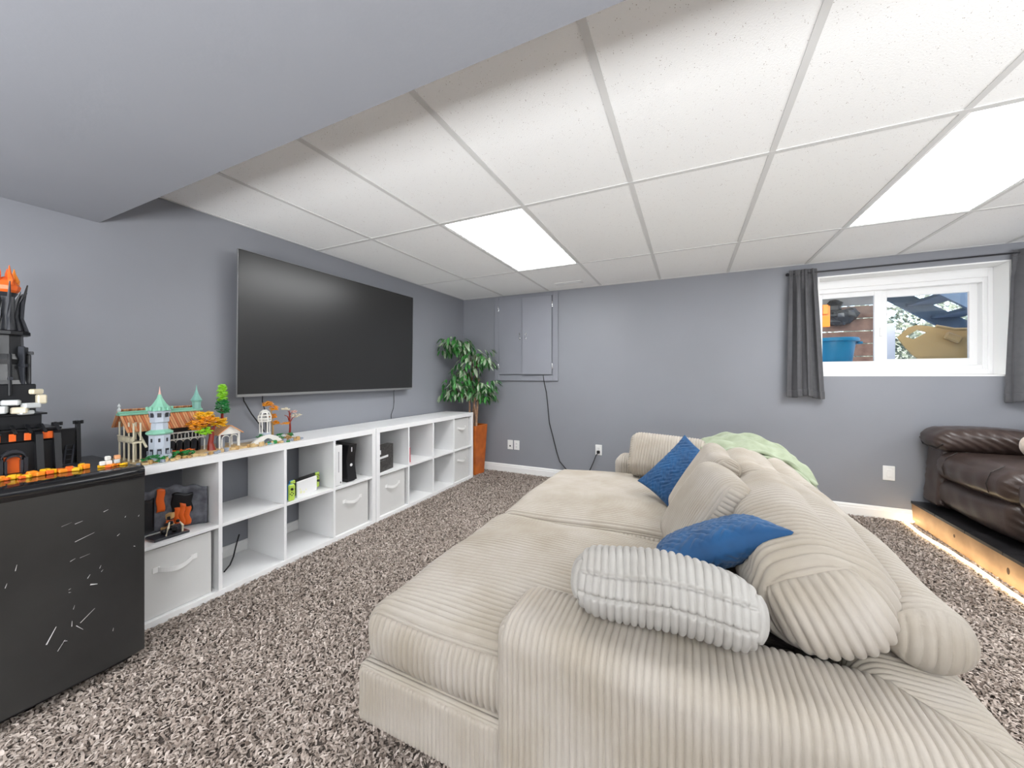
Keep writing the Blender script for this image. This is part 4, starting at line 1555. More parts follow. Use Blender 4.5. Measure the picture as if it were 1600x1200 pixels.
V, Q = puffy(.205, .205, .055, 61, lump=.014)
placed('scatter_cushion', 'cream corduroy cushion standing behind the near blue cushion', 'cushion', 'corduroy', V, Q, (.040, 1.660, .632), axes_rot((-.86, -.16, .46), (.16, -1, 0)), G_SC)
V, Q = puffy(.205, .205, .055, 62, lump=.014)
placed('scatter_cushion', 'cream corduroy cushion standing next to the far blue cushion', 'cushion', 'corduroy', V, Q, (.050, 2.06, .640), axes_rot((-.86, -.10, .46), (.1, -1, 0)), G_SC)
V, Q = puffy(.262, .160, .085, 63, axis=0)
placed('scatter_cushion', 'fat cream corduroy cushion leaning on the far sofa arm', 'cushion', 'corduroy', V, Q, (-.14, 2.845, .610), (R(60), R(3), R(-3)), G_SC)

# throw blanket over the far end of the back
BLK = np.array([.36, 2.86, .60])


def throw(u, v):
    # u across (x), v along y
    xs = np.array([.08, .16, .25, .35, .45, .55, .63, .665])
    zs = np.array([.670, .700, .728, .735, .715, .665, .600, .530])
    uu = u * (len(xs) - 1)
    x = np.interp(uu, np.arange(len(xs)), xs)
    z = np.interp(uu, np.arange(len(xs)), zs)
    y = 2.62 + .54 * v + .07 * np.sin(u * 3.0 + .5) + .02 * np.sin(u * 11)
    z = z - .035 * (1 - v) * np.exp(-((u - .35) / .3) ** 2) + .010 * np.sin(y * 40 + 5 * u) + .008 * np.sin(u * 26 + 9 * v) + .025 * np.sin(v * 3.14)
    x = x + .012 * np.sin(v * 14 + u * 5)
    return np.stack([x, y, z], 1) - BLK


tb_ = thing('throw_blanket', 'folded pale green throw blanket draped over the far sofa back', 'blanket', tuple(BLK))
obj('cloth', grid_mesh('cloth', throw, 70, 60, .022), 'green_throw', tb_)


def fold2(u, v):
    p = throw(u, v * .86 + .05)
    p[:, 2] += .030
    return p


obj('upper_fold', grid_mesh('upper_fold', fold2, 70, 60, .022), 'green_throw', tb_)

# ================================================================== riser, rope light, leather sofa
RX, RZ = 1.640, .178
rs = thing('seating_riser', 'low wooden riser with a black plank top, under the leather sofa', 'platform', (RX, 2.0, 0))
RY0 = .2
MB().box((0, RY0 - 2.0, 0), (.038, YB - .001 - 2.0, RZ - .020), .002).build('front_board', 'riser_wood', rs)
MB().box((.04, RY0 - 2.0, 0), (XR - RX - .02, RY0 + .038 - 2.0, RZ - .020), .002).build('end_board', 'riser_wood', rs)
kn = MB()
for yy, zz, a_, b_ in ((1.08, .085, .012, .02), (.62, .06, .010, .022), (.15, .09, .014, .03), (-.25, .05, .012, .02), (1.55, .10, .010, .012), (.95, .12, .006, .008), (.80, .05, .006, .008)):
    kn.ball((-.0002, yy, zz), 1.0, 12, 6, sq=(.0012, a_, b_))
kn.build('knots', 'riser_knot', rs)
npl = 12
wpl = (YB - RY0) / npl
for k in range(npl):
    MB().box((-.006, RY0 - 2.0 + k * wpl + .001, RZ - .020), (XR - RX - .02, RY0 - 2.0 + (k + 1) * wpl - .001, RZ), .002).build('plank', 'black_plank', rs)

rl = thing('rope_light', 'glowing warm white rope light on the carpet along the riser', 'rope light', (1.6, 2.5, .018))
pts = [(1.632, 4.040), (1.612, 4.050), (1.588, 4.035), (1.572, 3.99), (1.566, 3.9), (1.556, 3.78), (1.560, 3.65), (1.575, 3.5), (1.578, 3.35), (1.584, 3.2), (1.578, 3.05), (1.575, 2.9), (1.582, 2.7), (1.578, 2.4), (1.584, 2.0), (1.58, 1.5), (1.585, 1.0), (1.58, .4)]
sm = []
for i in range(len(pts) - 1):
    p0, p1, p2, p3 = [np.array(pts[max(0, min(len(pts) - 1, i + k))]) for k in (-1, 0, 1, 2)]
    for t in np.linspace(0, 1, 6, endpoint=False):
        sm.append(.5 * ((2 * p1) + (-p0 + p2) * t + (2 * p0 - 5 * p1 + 4 * p2 - p3) * t * t + (-p0 + 3 * p1 - 3 * p2 + p3) * t ** 3))
MB().tube([(p[0] - 1.6, p[1] - 2.5, .004) for p in sm], .009, 8).build('tube', 'led_glow', rl, smooth=True)
MB().box((.03, 1.53, -.006), (.055, 1.545, .012), .003).build('end_connector', 'outlet_white', rl)

LV = np.array([2.20, 3.28, RZ])
lv = thing('leather_sofa', 'brown leather reclining sofa on the black riser at the right', 'sofa', tuple(LV), rz=R(0))


def lsc(name, lo, hi, r, m='leather', seed=1, puff=(0, 0, 0), lump=.006, rot=None, wr=.0022, sc_=26, **kw):
    lo, hi = np.array(lo, float), np.array(hi, float)
    h = (hi - lo) / 2
    def post(V):
        V = V + lumps(V, seed, lump, 8)
        # gathers that run in from the seams
        e = np.min(np.abs(np.abs(V[:, [1]]) - h[1]), axis=1)
        g = np.exp(-e / .05) * .0055 * np.sin(V[:, 2] * 95 + V[:, 0] * 95 + 2 * np.sin(V[:, 2] * 31))
        nrm = V / (np.linalg.norm(V, axis=1)[:, None] + 1e-6)
        V = V + nrm * g[:, None]
        V = V + nrm * (wr * np.sin(V[:, 1] * sc_ * 1.7 + 4 * np.sin(V[:, 2] * 9 + seed)) * np.sin(V[:, 2] * 17 + V[:, 0] * 12))[:, None]
        return V
    return cushion(name, m, lv, (lo + hi) / 2 - LV, h, r, amp=0, coarse=.012, puff=puff, post=post, rot=rot, **kw)


ARM_Y0 = 3.765
lsc('base_frame', (1.84, 2.50, RZ + .012), (2.78, 4.03, RZ + .20), .03, seed=71, lump=.002)
for x in (1.95, 2.7):
    for y in (2.56, 3.96):
        MB().lathe([(.022, 0), (.026, .02)], (x - LV[0], y - LV[1], 0), 10).build('foot', 'black_plastic', lv)
# far arm: outer panel, swollen front and a padded top roll that runs front to back
for k, (ya, yb_) in enumerate(((ARM_Y0, 4.045), (2.485, 2.765))):
    lsc('arm_panel', (1.775, ya + .012, RZ + .010), (2.72, yb_ - .004, .70), .055, seed=72 + k, puff=(.02, .005, .0))
    a_ = lsc('arm_front', (1.690, ya + .05, RZ + .030), (1.80, yb_ - .008, .70), .032, seed=74 + k, rot=(0, R(5), 0))
    lsc('arm_pad', (1.660, ya - .03, .640), (2.22, yb_, .800), .072, seed=76 + k, puff=(.015, .0, .012), lump=.008)
    lsc('arm_pad', (2.215, ya - .02, .645), (2.62, yb_, .805), .072, seed=78 + k, puff=(.01, 0, .01), lump=.008)
    MB().tube([(1.672 - LV[0], ya - .02 - LV[1], .70 - LV[2]), (1.668 - LV[0], ya + .05 - LV[1], .655 - LV[2]), (1.672 - LV[0], yb_ - .05 - LV[1], .66 - LV[2]), (1.672 - LV[0], yb_ - .004 - LV[1], .71 - LV[2])], .005, 6).build('piping', 'leather_piping', a_, smooth=True)
for k, (ya, yb_) in enumerate(((3.135, 3.900), (2.40, 3.130))):
    lsc('seat_cushion', (1.680, ya, .420), (2.42, yb_, .640), .095, seed=80 + k, puff=(.02, .01, .02), lump=.010)
    lsc('footrest', (1.705, ya + .012, RZ + .035), (1.90, yb_ - .012, .445), .070, seed=84 + k, puff=(.03, .0, .0), lump=.010)
    for ym in (ya + .16, yb_ - .17):
        MB().tube([(1.672 - LV[0], ym - LV[1], .475 - LV[2]), (1.660 - LV[0], ym - LV[1], .53 - LV[2]), (1.682 - LV[0], ym - LV[1], .60 - LV[2]), (1.74 - LV[0], ym - LV[1], .645 - LV[2])], .0028, 6).build('stitch_seam', 'leather_piping', lv, smooth=True)
    lsc('backrest', (2.36, ya, .52), (2.66, yb_, .86), .11, seed=88 + k, puff=(.04, .0, .03), lump=.012, rot=(0, R(12), 0))
    lsc('headrest', (2.44, ya, .84), (2.72, yb_, 1.06), .10, seed=90 + k, puff=(.03, .0, .02), lump=.012, rot=(0, R(12), 0))
fl = MB()
rgf = np.random.default_rng(5)
FLC = np.array([2.12, 3.42, .745])
c_ = MB()
for k in range(2600):
    d = rgf.normal(size=3); d /= np.linalg.norm(d)
    p = d * np.array([.20, .17, .085])
    t_ = np.cross(d, rgf.normal(size=3)); t_ /= np.linalg.norm(t_)
    e = p + d * .014 + t_ * rgf.uniform(.012, .03)
    s_ = np.cross(t_, d) * .0022
    fl.add([p - s_, p + s_, e], [(0, 1, 2)])
tf = thing('fluffy_cushion', 'fluffy cream cushion on the leather sofa at the right edge', 'cushion', tuple(FLC))
V, Q = cush((.195, .165, .083), .078, amp=0, coarse=.03)
obj('cover', np_mesh('cover', V, Q), 'fluffy_cream', tf)
o_ = fl.build('fur', 'fluffy_cream', tf)
o_['kind'] = 'stuff'
# ================================================================== brick-built toys
for n_, c_ in dict(t_cream=(222, 212, 186), t_stone=(188, 196, 208), t_stone2=(150, 158, 172), t_teal=(140, 200, 174), t_teal2=(132, 184, 172), t_rust=(206, 122, 76), t_orange=(228, 164, 116),
                   t_sand=(206, 178, 130), t_green=(40, 128, 62), t_lime=(140, 204, 40), t_yellow=(240, 184, 30), t_amber=(226, 146, 28), t_red=(140, 42, 28), t_white=(232, 230, 224),
                   t_black=(22, 23, 26), t_dark=(48, 50, 56), t_lava=(244, 110, 40), t_flame=(255, 150, 40), t_pale=(202, 206, 206), t_tan=(186, 150, 96), t_blue=(120, 180, 200), t_pink=(222, 176, 160)).items():
    mat(n_, rgb(*c_), rough=.3)
rq = random.Random(99)


def leafplates(c, r, n, size=.011, sq=(1, 1, 1), z0=None):
    mb = MB()
    for k in range(n):
        d = Vector((rq.gauss(0, 1), rq.gauss(0, 1), rq.gauss(0, 1))).normalized() * r * rq.uniform(.55, 1.0)
        p = Vector((c[0] + d.x * sq[0], c[1] + d.y * sq[1], c[2] + d.z * sq[2]))
        s = size * rq.uniform(.7, 1.3)
        M = Matrix.Translation(p) @ Matrix.Rotation(rq.uniform(0, 6.28), 4, 'Z') @ Matrix.Rotation(rq.uniform(-.7, .7), 4, 'X')
        mb.prism([(s * math.cos(a) * (1 if q % 2 else .55), s * math.sin(a) * (1 if q % 2 else .55)) for q, a in enumerate([i * math.pi / 4 for i in range(8)])], -.0016, .0016, axis=2)
        k0 = len(mb.v) - 16
        for i in range(k0, len(mb.v)):
            mb.v[i] = tuple(M @ Vector(mb.v[i]))
    return mb


def foliage(t, m, c, r, n, size=.011, sq=(1, 1, 1), name='foliage'):
    o = leafplates(c, r, n, size, sq).build(name, m, t)
    o['kind'] = 'stuff'
    return o


def studs(mb, x0, x1, y0, y1, z, p=.008):
    nx, ny = int((x1 - x0) / p), int((y1 - y0) / p)
    for i in range(nx):
        for j in range(ny):
            mb.lathe([(.0025, 0), (.0025, .0018)], (x0 + (i + .5) * p, y0 + (j + .5) * p, z), 6)
    return mb


def arch(mb, y0, y1, z0, z1, x0, x1, bar=.005, n=8):
    """pointed-round arch opening outline made of short bars (in the yz plane)"""
    ym, w = (y0 + y1) / 2, (y1 - y0) / 2
    hz = z1 - w
    for y in (y0, y1):
        mb.box((x0, y - bar / 2, z0), (x1, y + bar / 2, hz))
    prev = None
    for i in range(n + 1):
        a = math.pi * i / n
        p = (ym - w * math.cos(a), hz + w * math.sin(a))
        if prev:
            mb.prism([(prev[0], prev[1] - bar / 2), (p[0], p[1] - bar / 2), (p[0], p[1] + bar / 2), (prev[0], prev[1] + bar / 2)], x0, x1, axis=0)
        prev = p


ZS = SHELF_H
vg = thing('toy_village', 'brick-built toy village with pale tower, teal roof and yellow tree', 'toy building', (-2.47, 1.0, ZS))
b_ = MB()
b_.box((-.15, -.20, 0), (.11, .30, .010), .001)
studs(b_, -.02, .10, -.10, .28, .010)
b_.build('base_plate', 't_sand', vg)
# rocks, path and shrubs along the front edge
for k in range(26):
    y = -.19 + .48 * k / 25 + rq.uniform(-.006, .006)
    x = .125 + rq.uniform(-.012, .014) - .03 * max(0, (k - 14) / 12)
    s = rq.uniform(.007, .013)
    MB().box((x - s, y - s, 0), (x + s, y + s, rq.uniform(.010, .022)), .003, rz=rq.uniform(0, 1.5)).build('rock', rq.choice(['t_tan', 't_sand', 't_stone2', 't_tan']), vg)
foliage(vg, 't_green', (.115, -.13, .022), .030, 46, .009, (1, 1.6, .6), 'shrub')
foliage(vg, 't_green', (.100, -.02, .022), .030, 60, .009, (.8, 2.2, .6), 'shrub')
foliage(vg, 't_lava', (.055, .00, .026), .022, 46, .008, (.8, 2.4, .7), 'flower_bed')
# hall
MB().box((-.14, -.165, .010), (-.02, .115, .150)).build('hall_wall', 't_dark', vg)
ar = MB()
for k in range(6):
    arch(ar, -.07 + k * .032, -.07 + (k + 1) * .032, .010, .085, .0, .006, .0045)
    arch(ar, -.07 + k * .032 + .008, -.07 + (k + 1) * .032 - .008, .088, .118, .0, .006, .003)
ar.box((-.002, -.075, .084), (.008, .127, .090)).box((-.002, -.075, .118), (.008, .127, .125))
ar.build('arcade', 't_white', vg)
sl_me = MB().box((-.0025, -.0045, 0), (.0025, .0045, .118), .001).mesh('roof_slat')
me2 = sl_me.copy()
sl_me.materials.append(MATS['t_rust']); me2.materials.append(MATS['t_orange'])
for k in range(31):
    y = -.195 + k * .0105
    obj('roof_slat', me2 if k % 3 != 1 else sl_me, None, vg, loc=(.026, y, .150), rot=(0, R(-46), 0))
for k in range(31):
    y = -.195 + k * .0105
    obj('roof_slat', me2 if k % 3 != 1 else sl_me, None, vg, loc=(-.150, y, .165), rot=(0, R(38), 0))
rd = MB().box((-.080, -.205, .228), (-.042, .135, .240), .002)
rd.box((-.068, -.205, .240), (-.054, .135, .248), .002)
studs(rd, -.080, -.056, -.20, .13, .240)
rd.build('ridge_cap', 't_teal', vg)
# open porch at the near end
po = MB()
for y in (-.185, -.160):
    for x in (-.10, -.05, .0, .05):
        po.lathe([(.006, .0), (.004, .006), (.0038, .084), (.006, .090)], (x, y, .010), 8)
        po.lathe([(.0045, .10), (.0036, .106), (.0036, .180), (.005, .186)], (x, y, .010), 8)
po.box((-.105, -.19, .098), (.055, -.155, .106), .001).box((-.105, -.193, .126), (.058, -.189, .131))
for k in range(14):
    po.box((-.100 + k * .0118, -.1925, .106), (-.097 + k * .0118, -.1895, .127))
po.build('porch', 't_cream', vg)
po = MB().box((-.004, -.005, 0), (.004, .003, .15), .001)
po.build('gable_rail', 't_cream', vg, loc=(.085, -.150, .078), rot=(0, R(-52), 0))
po = MB().lathe([(.005, .0), (.008, .01), (.003, .022), (.006, .03), (.001, .042)], (-.06, -.20, .246), 8)
po.build('roof_finial', 't_pale', vg)
# round tower
TXc, TYc = .075, -.098
tw = MB().lathe([(.050, .010), (.050, .030), (.042, .034), (.042, .130), (.046, .134)], (TXc, TYc, 0), 8)
tower = tw.build('tower', 't_stone', vg)
for k in range(8):
    an = 2 * math.pi * (k + .5) / 8
    M = Matrix.Translation((TXc, TYc, 0)) @ Matrix.Rotation(an, 4, 'Z')
    MB().box((.0375, -.004, .098), (.0402, .004, .116), mtx=M).build('tower_window', 't_dark', tower)
    MB().box((.0375, -.008, .038), (.0410, .008, .064), mtx=M).build('tower_niche', 't_dark', tower)
    MB().box((.0405, -.0055, .036), (.0460, .0055, .054), .001, mtx=M).build('buttress', 't_stone2', tower)
MB().lathe([(.046, .134), (.054, .140), (.054, .146), (.034, .158)], (TXc, TYc, 0), 8).build('tower_skirt_roof', 't_teal', tower)
up_ = MB().lathe([(.034, .158), (.033, .186), (.030, .190), (.038, .196), (.038, .232), (.046, .250), (.040, .252)], (TXc, TYc, 0), 8).build('tower_upper_storey', 't_stone', vg)
for k in range(8):
    an = 2 * math.pi * (k + .5) / 8
    M = Matrix.Translation((TXc, TYc, 0)) @ Matrix.Rotation(an, 4, 'Z')
    MB().box((.0335, -.0075, .220), (.0390, .0075, .244), mtx=M).build('belfry_opening', 't_dark', up_)
    MB().box((.040, -.006, .252), (.050, .006, .272), .002, mtx=M).build('battlement', 't_teal', up_)
MB().lathe([(.046, .252), (.040, .268), (.026, .286), (.012, .312), (.006, .332)], (TXc, TYc, 0), 8).build('spire', 't_teal', vg)
MB().lathe([(.006, .332), (.003, .350), (.0005, .372)], (TXc, TYc, 0), 8).build('spire_tip', 't_pink', vg)
MB().lathe([(.020, .236), (.020, .276), (.027, .288), (.025, .292), (.012, .318), (.004, .345), (.0005, .375)], (-.058, .112, 0), 8).build('ridge_turret', 't_teal2', vg)
# trees
tr = MB().tube([(.060, .130, .008), (.058, .126, .05), (.062, .130, .10), (.055, .118, .15), (.05, .11, .19)], [.020, .013, .011, .009, .006], 7)
for e in ((.07, .07, .165), (.05, .165, .165), (.04, .10, .21)):
    tr.tube([(.061, .129, .10), ((.061 + e[0]) / 2, (.129 + e[1]) / 2, (.1 + e[2]) / 2 + .015), e], [.008, .006, .003], 6)
tr.build('tree_trunk', 't_red', vg)
for c, r, n, m_ in (((.07, .055, .160), .036, 70, 't_amber'), ((.05, .165, .165), .036, 70, 't_yellow'), ((.04, .105, .205), .034, 70, 't_yellow'), ((.08, .10, .18), .03, 40, 't_amber'), ((.08, .085, .125), .030, 36, 't_lime')):
    foliage(vg, m_, c, r, n, .012, (1, 1.25, .75))
MB().tube([(-.07, .245, .01), (-.07, .245, .25)], .007, 7).build('conifer_trunk', 't_red', vg)
for k in range(7):
    foliage(vg, 't_lime' if k > 2 else 't_green', (-.07, .245, .225 + k * .023), .034 * (1 - .11 * k), 40, .013, (1, 1, .9), 'conifer_foliage')
# small pavilion
pv = MB()
for y in (.175, .275):
    for x in (-.03, .045):
        pv.lathe([(.007, .010), (.005, .016), (.0045, .080), (.007, .086)], (x, y, 0), 8)
pv.box((-.035, .170, .086), (.050, .280, .092))
arch(pv, .185, .225, .010, .080, .044, .050, .004)
arch(pv, .227, .267, .010, .080, .044, .050, .004)
pv.prism([(.165, .092), (.285, .092), (.225, .135)], .046, .051, axis=0)
pv.build('pavilion', 't_white', vg)
for s in (-1, 1):
    for k in range(9):
        x = -.036 + k * .0112
        MB().box((x, -.003 if s > 0 else -.001, 0), (x + .0095, .001 if s > 0 else .003, .083), .0008).build('pavilion_slat', 't_tan' if k % 2 else 't_orange', vg, loc=(0, .225 + s * .068, .088), rot=(R(s * 53), 0, 0))
MB().lathe([(.020, 0), (.020, .055), (.014, .065)], (.015, .195, .010), 10).build('stone_drum', 't_stone2', vg)

gd = thing('toy_garden', 'brick-built toy garden with white gazebo, bridge and autumn trees', 'toy building', (-2.43, 1.46, ZS))
b_ = MB()
b_.box((-.09, -.155, 0), (.08, .165, .008), .001)
studs(b_, -.05, .07, -.10, .16, .008)
b_.build('base_plate', 't_sand', gd)
for k in range(18):
    y = -.15 + .31 * k / 17
    x = .085 + rq.uniform(-.01, .012)
    s = rq.uniform(.006, .012)
    MB().box((x - s, y - s, 0), (x + s, y + s, rq.uniform(.010, .026)), .003, rz=rq.uniform(0, 1.5)).build('rock', rq.choice(['t_tan', 't_sand', 't_green', 't_stone2']), gd)
br = MB()
N = 14
pts = [(-.145 + .17 * i / N, .016 + .040 * math.sin(math.pi * i / N)) for i in range(N + 1)]
inn = [(-.105 + .09 * i / N, .004 + .036 * math.sin(math.pi * i / N)) for i in range(N + 1)]
for i in range(N):
    br.prism([inn[i], inn[i + 1], pts[i + 1], pts[i]], .045, .075, axis=0)
    br.prism([pts[i], pts[i + 1], (pts[i + 1][0], pts[i + 1][1] + .006), (pts[i][0], pts[i][1] + .006)], .071, .075, axis=0)
br.build('bridge', 't_white', gd)
MB().box((.03, -.11, .004), (.09, -.005, .0095)).build('stream', 't_blue', gd)
MB().lathe([(.040, .008), (.036, .045), (.034, .062), (.030, .066)], (.0, -.035, 0), 9).build('gazebo_mound', 't_stone', gd)
gz = MB()
for k in range(6):
    a = 2 * math.pi * k / 6
    gz.lathe([(.005, .066), (.0035, .072), (.0035, .130), (.005, .136)], (.026 * math.cos(a), -.035 + .026 * math.sin(a), 0), 8)
gz.lathe([(.034, .136), (.036, .142), (.034, .146)], (0, -.035, 0), 12)
gz.build('gazebo', 't_white', gd)
dm = MB()
for k in range(6):
    a = 2 * math.pi * k / 6
    dm.tube([(.033 * math.cos(a), -.035 + .033 * math.sin(a), .144), (.032 * math.cos(a), -.035 + .032 * math.sin(a), .170), (.022 * math.cos(a), -.035 + .022 * math.sin(a), .196), (.004 * math.cos(a), -.035 + .004 * math.sin(a), .208)], .0045, 6)
for rr, zz in ((.033, .155), (.030, .175), (.022, .195), (.010, .206)):
    dm.tube([(rr * math.cos(i * math.pi / 9), -.035 + rr * math.sin(i * math.pi / 9), zz) for i in range(19)], .0045, 6)
dm.build('gazebo_dome', 't_white', gd)
foliage(gd, 't_green', (.03, -.075, .045), .020, 26, .008)
foliage(gd, 't_green', (.045, .03, .035), .024, 34, .008)
foliage(gd, 't_tan', (.05, .08, .025), .020, 24, .008)
foliage(gd, 't_green', (.05, .10, .040), .014, 18, .008)
MB().tube([(-.03, .03, .008), (-.028, .032, .08), (-.03, .025, .15), (-.028, .02, .22)], [.008, .006, .005, .003], 6).build('birch_trunk', 't_tan', gd)
for c, r, n in (((-.03, .00, .245), .026, 40), ((-.03, .04, .215), .024, 30), ((-.02, .03, .165), .018, 22), ((-.03, .05, .120), .016, 18)):
    foliage(gd, 't_amber', c, r, n, .011, (1, 1.2, .8))
bt = MB().tube([(.0, .125, .008), (.0, .128, .08), (.002, .124, .15), (.0, .122, .19)], [.009, .0065, .005, .003], 6)
for e in ((.01, .085, .165), (.0, .165, .150), (.02, .10, .19), (-.01, .15, .18)):
    bt.tube([(.0, .126, .11), (e[0], (e[1] + .126) / 2, e[2] - .01), e], [.004, .003, .002], 5)
bt.build('bare_tree', 't_red', gd)
for c, r, n, m_ in (((.01, .09, .205), .018, 14, 't_cream'), ((.0, .165, .155), .024, 16, 't_cream'), ((.01, .09, .11), .018, 14, 't_amber'), ((.0, .155, .185), .016, 10, 't_pink')):
    foliage(gd, m_, c, r, n, .010, (1, 1.4, .5))

# dark toy castle on the fridge ---------------------------------------------
dt = thing('toy_castle', 'tall black brick-built toy castle on top of the black fridge', 'toy building', (-2.36, .44, FZ - .002))
for k in range(46):
    y = -.17 + .33 * k / 45 + rq.uniform(-.004, .004)
    x = .135 + .045 * (y + .02) + rq.uniform(-.018, .016)
    s = rq.uniform(.008, .014)
    MB().box((x - s, y - s, 0), (x + s, y + s, rq.uniform(.008, .022)), .003, rz=rq.uniform(0, 1.5)).build('lava_plate', rq.choice(['t_lava', 't_flame', 't_flame', 't_yellow', 't_white']), dt)
MB().box((-.12, -.17, 0), (.125, .17, .010), .002).build('base_plate', 't_dark', dt)
gw = MB()
gw.box((-.10, -.12, .010), (.07, .12, .125), .002)
for y in (-.105, -.06, .06, .105):
    gw.prism([(.060, .010), (.105, .010), (.084, .15), (.070, .165), (.060, .15)], y - .009, y + .009, axis=1)
gw.build('lower_walls', 't_black', dt)
ga = MB()
arch(ga, -.028, .028, .012, .095, .070, .086, .010)
arch(ga, -.018, .018, .012, .078, .074, .090, .006)
ga.build('gate_arch', 't_dark', dt)
MB().box((.069, -.020, .012), (.073, .020, .075)).build('gate_glow', 't_lava', dt)
for y in (-.085, -.035, .0, .035, .072, .088):
    MB().box((.066, y - .008, .130), (.074, y + .008, .158), .001).build('lit_window', 't_lava', dt)
ter = MB()
ter.box((-.095, -.11, .125), (.060, .11, .165), .002).box((-.10, -.118, .165), (.078, .118, .173), .001)
for k in range(7):
    y = -.105 + k * .035
    ter.box((.0, -.004, 0), (.004, .004, .060), mtx=Matrix.Translation((.060, y, .190)) @ Matrix.Rotation(R(118), 4, 'Y'))
ter.box((-.07, -.075, .173), (.045, .075, .225), .002).box((-.085, -.086, .225), (.058, .086, .232), .001)
ter.build('terrace', 't_black', dt)
for k, (x, y, z, sx, sy, sz) in enumerate(((.055, .02, .245, .018, .020, .012), (.060, .045, .262, .014, .022, .010), (.058, -.03, .25, .018, .022, .014), (.05, .072, .285, .016, .012, .018), (.052, .0, .275, .014, .022, .010), (.055, -.06, .28, .012, .02, .012), (.050, .060, .315, .010, .018, .010), (.050, .030, .236, .02, .02, .008))):
    MB().box((x - sx, y - sy, z - sz), (x + sx, y + sy, z + sz), .004, rz=rq.uniform(-.6, .6)).build('pale_rock', 't_pale' if k % 3 else 't_cream', dt)
sh_ = MB()
sh_.box((-.065, -.062, .232), (.040, .062, .345), .003)
sh_.lathe([(.058, .345), (.054, .36), (.046, .42), (.050, .44), (.044, .46), (.042, .535)], (-.012, 0, 0), 8)
sh_.build('shaft', 't_black', dt)
for k in range(10):
    a = 2 * math.pi * k / 10
    M = Matrix.Translation((-.012, 0, 0)) @ Matrix.Rotation(a, 4, 'Z')
    MB().box((.040, -.004, .30 + .02 * (k % 3)), (.060, .004, .46 + .03 * (k % 2)), .002, mtx=M).build('fin', 't_dark' if k % 2 else 't_black', dt)
    MB().box((.040, -.006, .36 + .05 * (k % 3)), (.066, .006, .372 + .05 * (k % 3)), .001, mtx=M).build('ledge', 't_dark', dt)
MB().lathe([(.052, .530), (.060, .534), (.060, .546), (.050, .550)], (-.012, 0, 0), 12).build('crown_plate', 't_black', dt)
MB().lathe([(.026, .55), (.022, .68), (.030, .695)], (-.012, 0, 0), 8).build('crown_core', 't_dark', dt)
for k in range(12):
    a = 2 * math.pi * k / 12
    c, s = math.cos(a), math.sin(a)
    top = .735 if k % 3 == 0 else .70
    MB().tube([(-.012 + .050 * c, .050 * s, .548), (-.012 + .038 * c, .038 * s, .60), (-.012 + .040 * c, .040 * s, .66), (-.012 + .052 * c, .052 * s, top)], [.007, .0055, .006, .002], 6).build('crown_spike', 't_black' if k % 2 else 't_dark', dt)
MB().lathe([(.022, .690), (.034, .705), (.036, .72), (.024, .74), (.008, .755)], (-.012, 0, 0), 9).build('flame_base', 't_lava', dt)
for k in range(5):
    a = 2 * math.pi * k / 5 + .3
    c, s = math.cos(a), math.sin(a)
    MB().tube([(-.012 + .022 * c, .022 * s, .715), (-.012 + .026 * c, .026 * s, .745), (-.012 + .018 * c, .020 * s, .770), (-.012 + .016 * c, .020 * s, .79 if k else .80)], [.010, .008, .005, .001], 6).build('flame_tongue', 't_flame' if k % 2 else 't_lava', dt)
# ruined wall at its right side
rw = MB()
rw.box((-.03, .125, .0), (.01, .185, .010), .001)
rw.prism([(-.02, .01), (.012, .01), (.004, .17), (-.012, .17)], .118, .130, axis=1)
rw.prism([(-.02, .01), (.012, .01), (.004, .185), (-.012, .185)], .176, .188, axis=1)
rw.box((-.012, .130, .010), (-.004, .176, .150)).box((-.014, .128, .150), (.010, .180, .156))
for y in (.124, .182):
    for dx, dy in ((.012, 0), (-.012, 0), (0, .012), (0, -.010)):
        rw.box((-.004 + dx - .004, y + dy - .004, .172), (-.004 + dx + .004, y + dy + .004, .186), .001)
rw.build('outer_wall', 't_black', dt)
ld = MB()
for s in (0, .022):
    ld.tube([(.045, .130 + s, .012), (-.005, .150 + s, .085)], .003, 5)
for k in range(5):
    u = k / 4
    ld.tube([(.045 - .05 * u, .130 + .02 * u, .012 + .073 * u), (.045 - .05 * u, .152 + .02 * u, .012 + .073 * u)], .002, 5)
ld.build('ladder', 't_dark', dt)
# little separate lava base beside it
mb_ = thing('brick_figure', 'tiny orange and white brick build on the fridge beside the castle', 'toy', (-2.175, .668, FZ - .002))
for k in range(9):
    x, y = rq.uniform(-.018, .018), -.032 + .008 * k
    s = rq.uniform(.007, .010)
    MB().box((x - s, y - s, 0), (x + s, y + s, rq.uniform(.006, .012)), .002, rz=rq.uniform(0, 1.5)).build('lava_plate', rq.choice(['t_lava', 't_flame', 't_yellow']), mb_)
for x, y, z, s, m_ in ((0, -.012, .010, .010, 't_white'), (.002, -.014, .028, .008, 't_white'), (0, .012, .010, .009, 't_pale'), (.0, .014, .027, .009, 't_orange'), (.004, -.030, .010, .008, 't_white')):
    MB().box((x - s, y - s, z), (x + s, y + s, z + .017), .003).build('brick', m_, mb_)

# cave diorama in the upper cube beside the fridge ----------------------------
mat('diorama_grey', rgb(74, 76, 84), rough=.5, col2=rgb(120, 122, 130), vscale=26, detail=6)
a, b, z = cell(SA, 0, 1)
dm_ = thing('toy_diorama', 'grey toy cave backdrop with orange columns in a shelf cube', 'toy', (SXF - .11, a + .165, z))


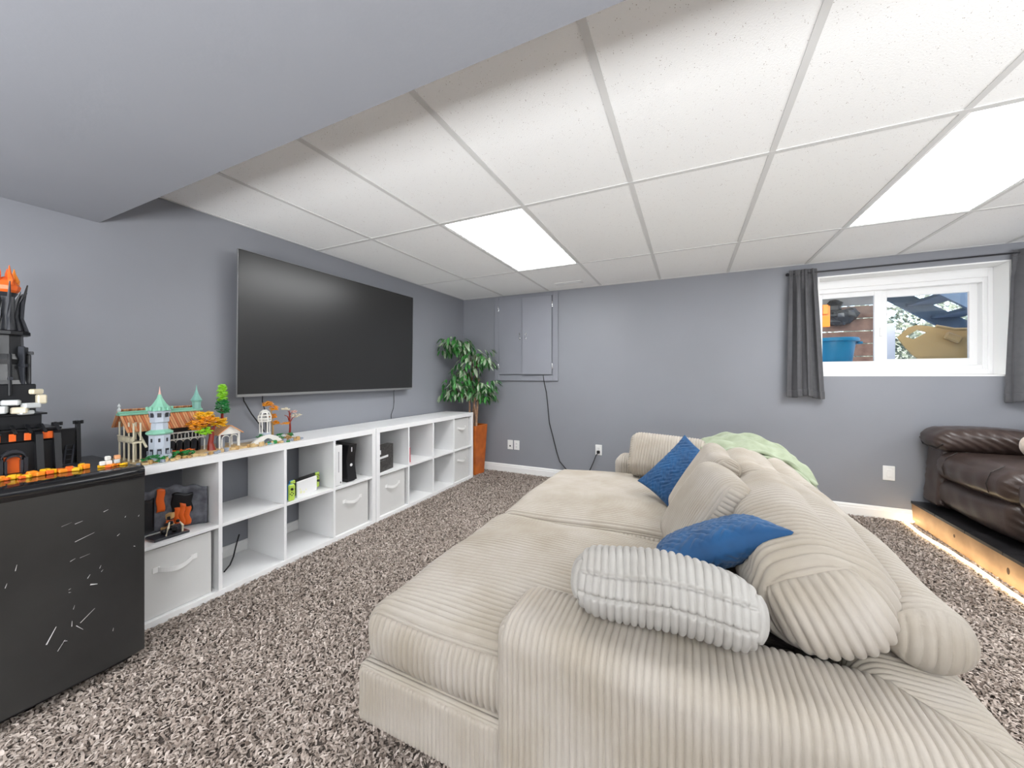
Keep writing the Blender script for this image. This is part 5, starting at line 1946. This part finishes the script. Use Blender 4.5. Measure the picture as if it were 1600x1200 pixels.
def bd(u, v):
    y = -.155 + .31 * u
    x = -.075 * np.sin(np.pi * u) ** .8 + .02 * np.cos(u * 9) * .3 + .03 * u
    top = .205 + .018 * np.sin(u * 4.0 - .6) + .006 * np.sin(u * 31)
    return np.stack([x, y, .002 + top * v], 1)


obj('backdrop', grid_mesh('backdrop', bd, 40, 12, .006), 'diorama_grey', dm_)


def on_bd(u0, u1, v0, v1, off, m, name, wob=.0):
    def F(u, v):
        p = bd(u0 + (u1 - u0) * u + wob * np.sin(v * 9), v0 + (v1 - v0) * v)
        p[:, 0] += off + .004 * np.sin(u * 3.14)
        return p
    obj(name, grid_mesh(name, F, 8, 8, .004), m, dm_)


on_bd(.06, .14, .02, .86, .010, 't_lava', 'lava_column', .008)
on_bd(.42, .52, .45, .97, .010, 't_lava', 'lava_column', .008)
on_bd(.17, .40, .05, .82, .005, 't_black', 'cave_mouth', .0)
on_bd(.60, .84, .35, .82, .005, 't_black', 'cave_mouth', .01)
for k, (u0, u1, v1) in enumerate(((.56, .63, .34), (.62, .69, .48), (.68, .75, .58), (.74, .81, .50), (.52, .60, .24))):
    on_bd(u0, u1, .05, v1, .011 + .001 * k, 't_lava', 'lava_flow', .012)
for k in range(26):
    th = rq.uniform(0, 6.28)
    rr = rq.uniform(0, .042)
    zz = .016 + .10 * rq.random() ** 1.2 * (1 - rr / .07)
    x, y = .035 + .6 * rr * math.cos(th), -.005 + rr * math.sin(th)
    s = rq.uniform(.006, .014)
    MB().box((x - s, y - s, max(.012, zz - s)), (x + s, y + s, zz + s), .003, rz=rq.uniform(0, 1.5)).build('black_rock', rq.choice(['t_black', 't_black', 't_dark', 't_black', 't_tan']), dm_)
MB().tube([(.07, -.035, .013), (.078, -.03, .05), (.066, -.02, .075)], [.004, .005, .002], 6).build('bone_spike', 't_cream', dm_)
MB().tube([(.07, .03, .013), (.078, .028, .045), (.066, .02, .065)], [.004, .005, .002], 6).build('bone_spike', 't_cream', dm_)
MB().box((-.01, -.085, .0), (.085, .055, .012), .003).build('stand', 't_dark', dm_)
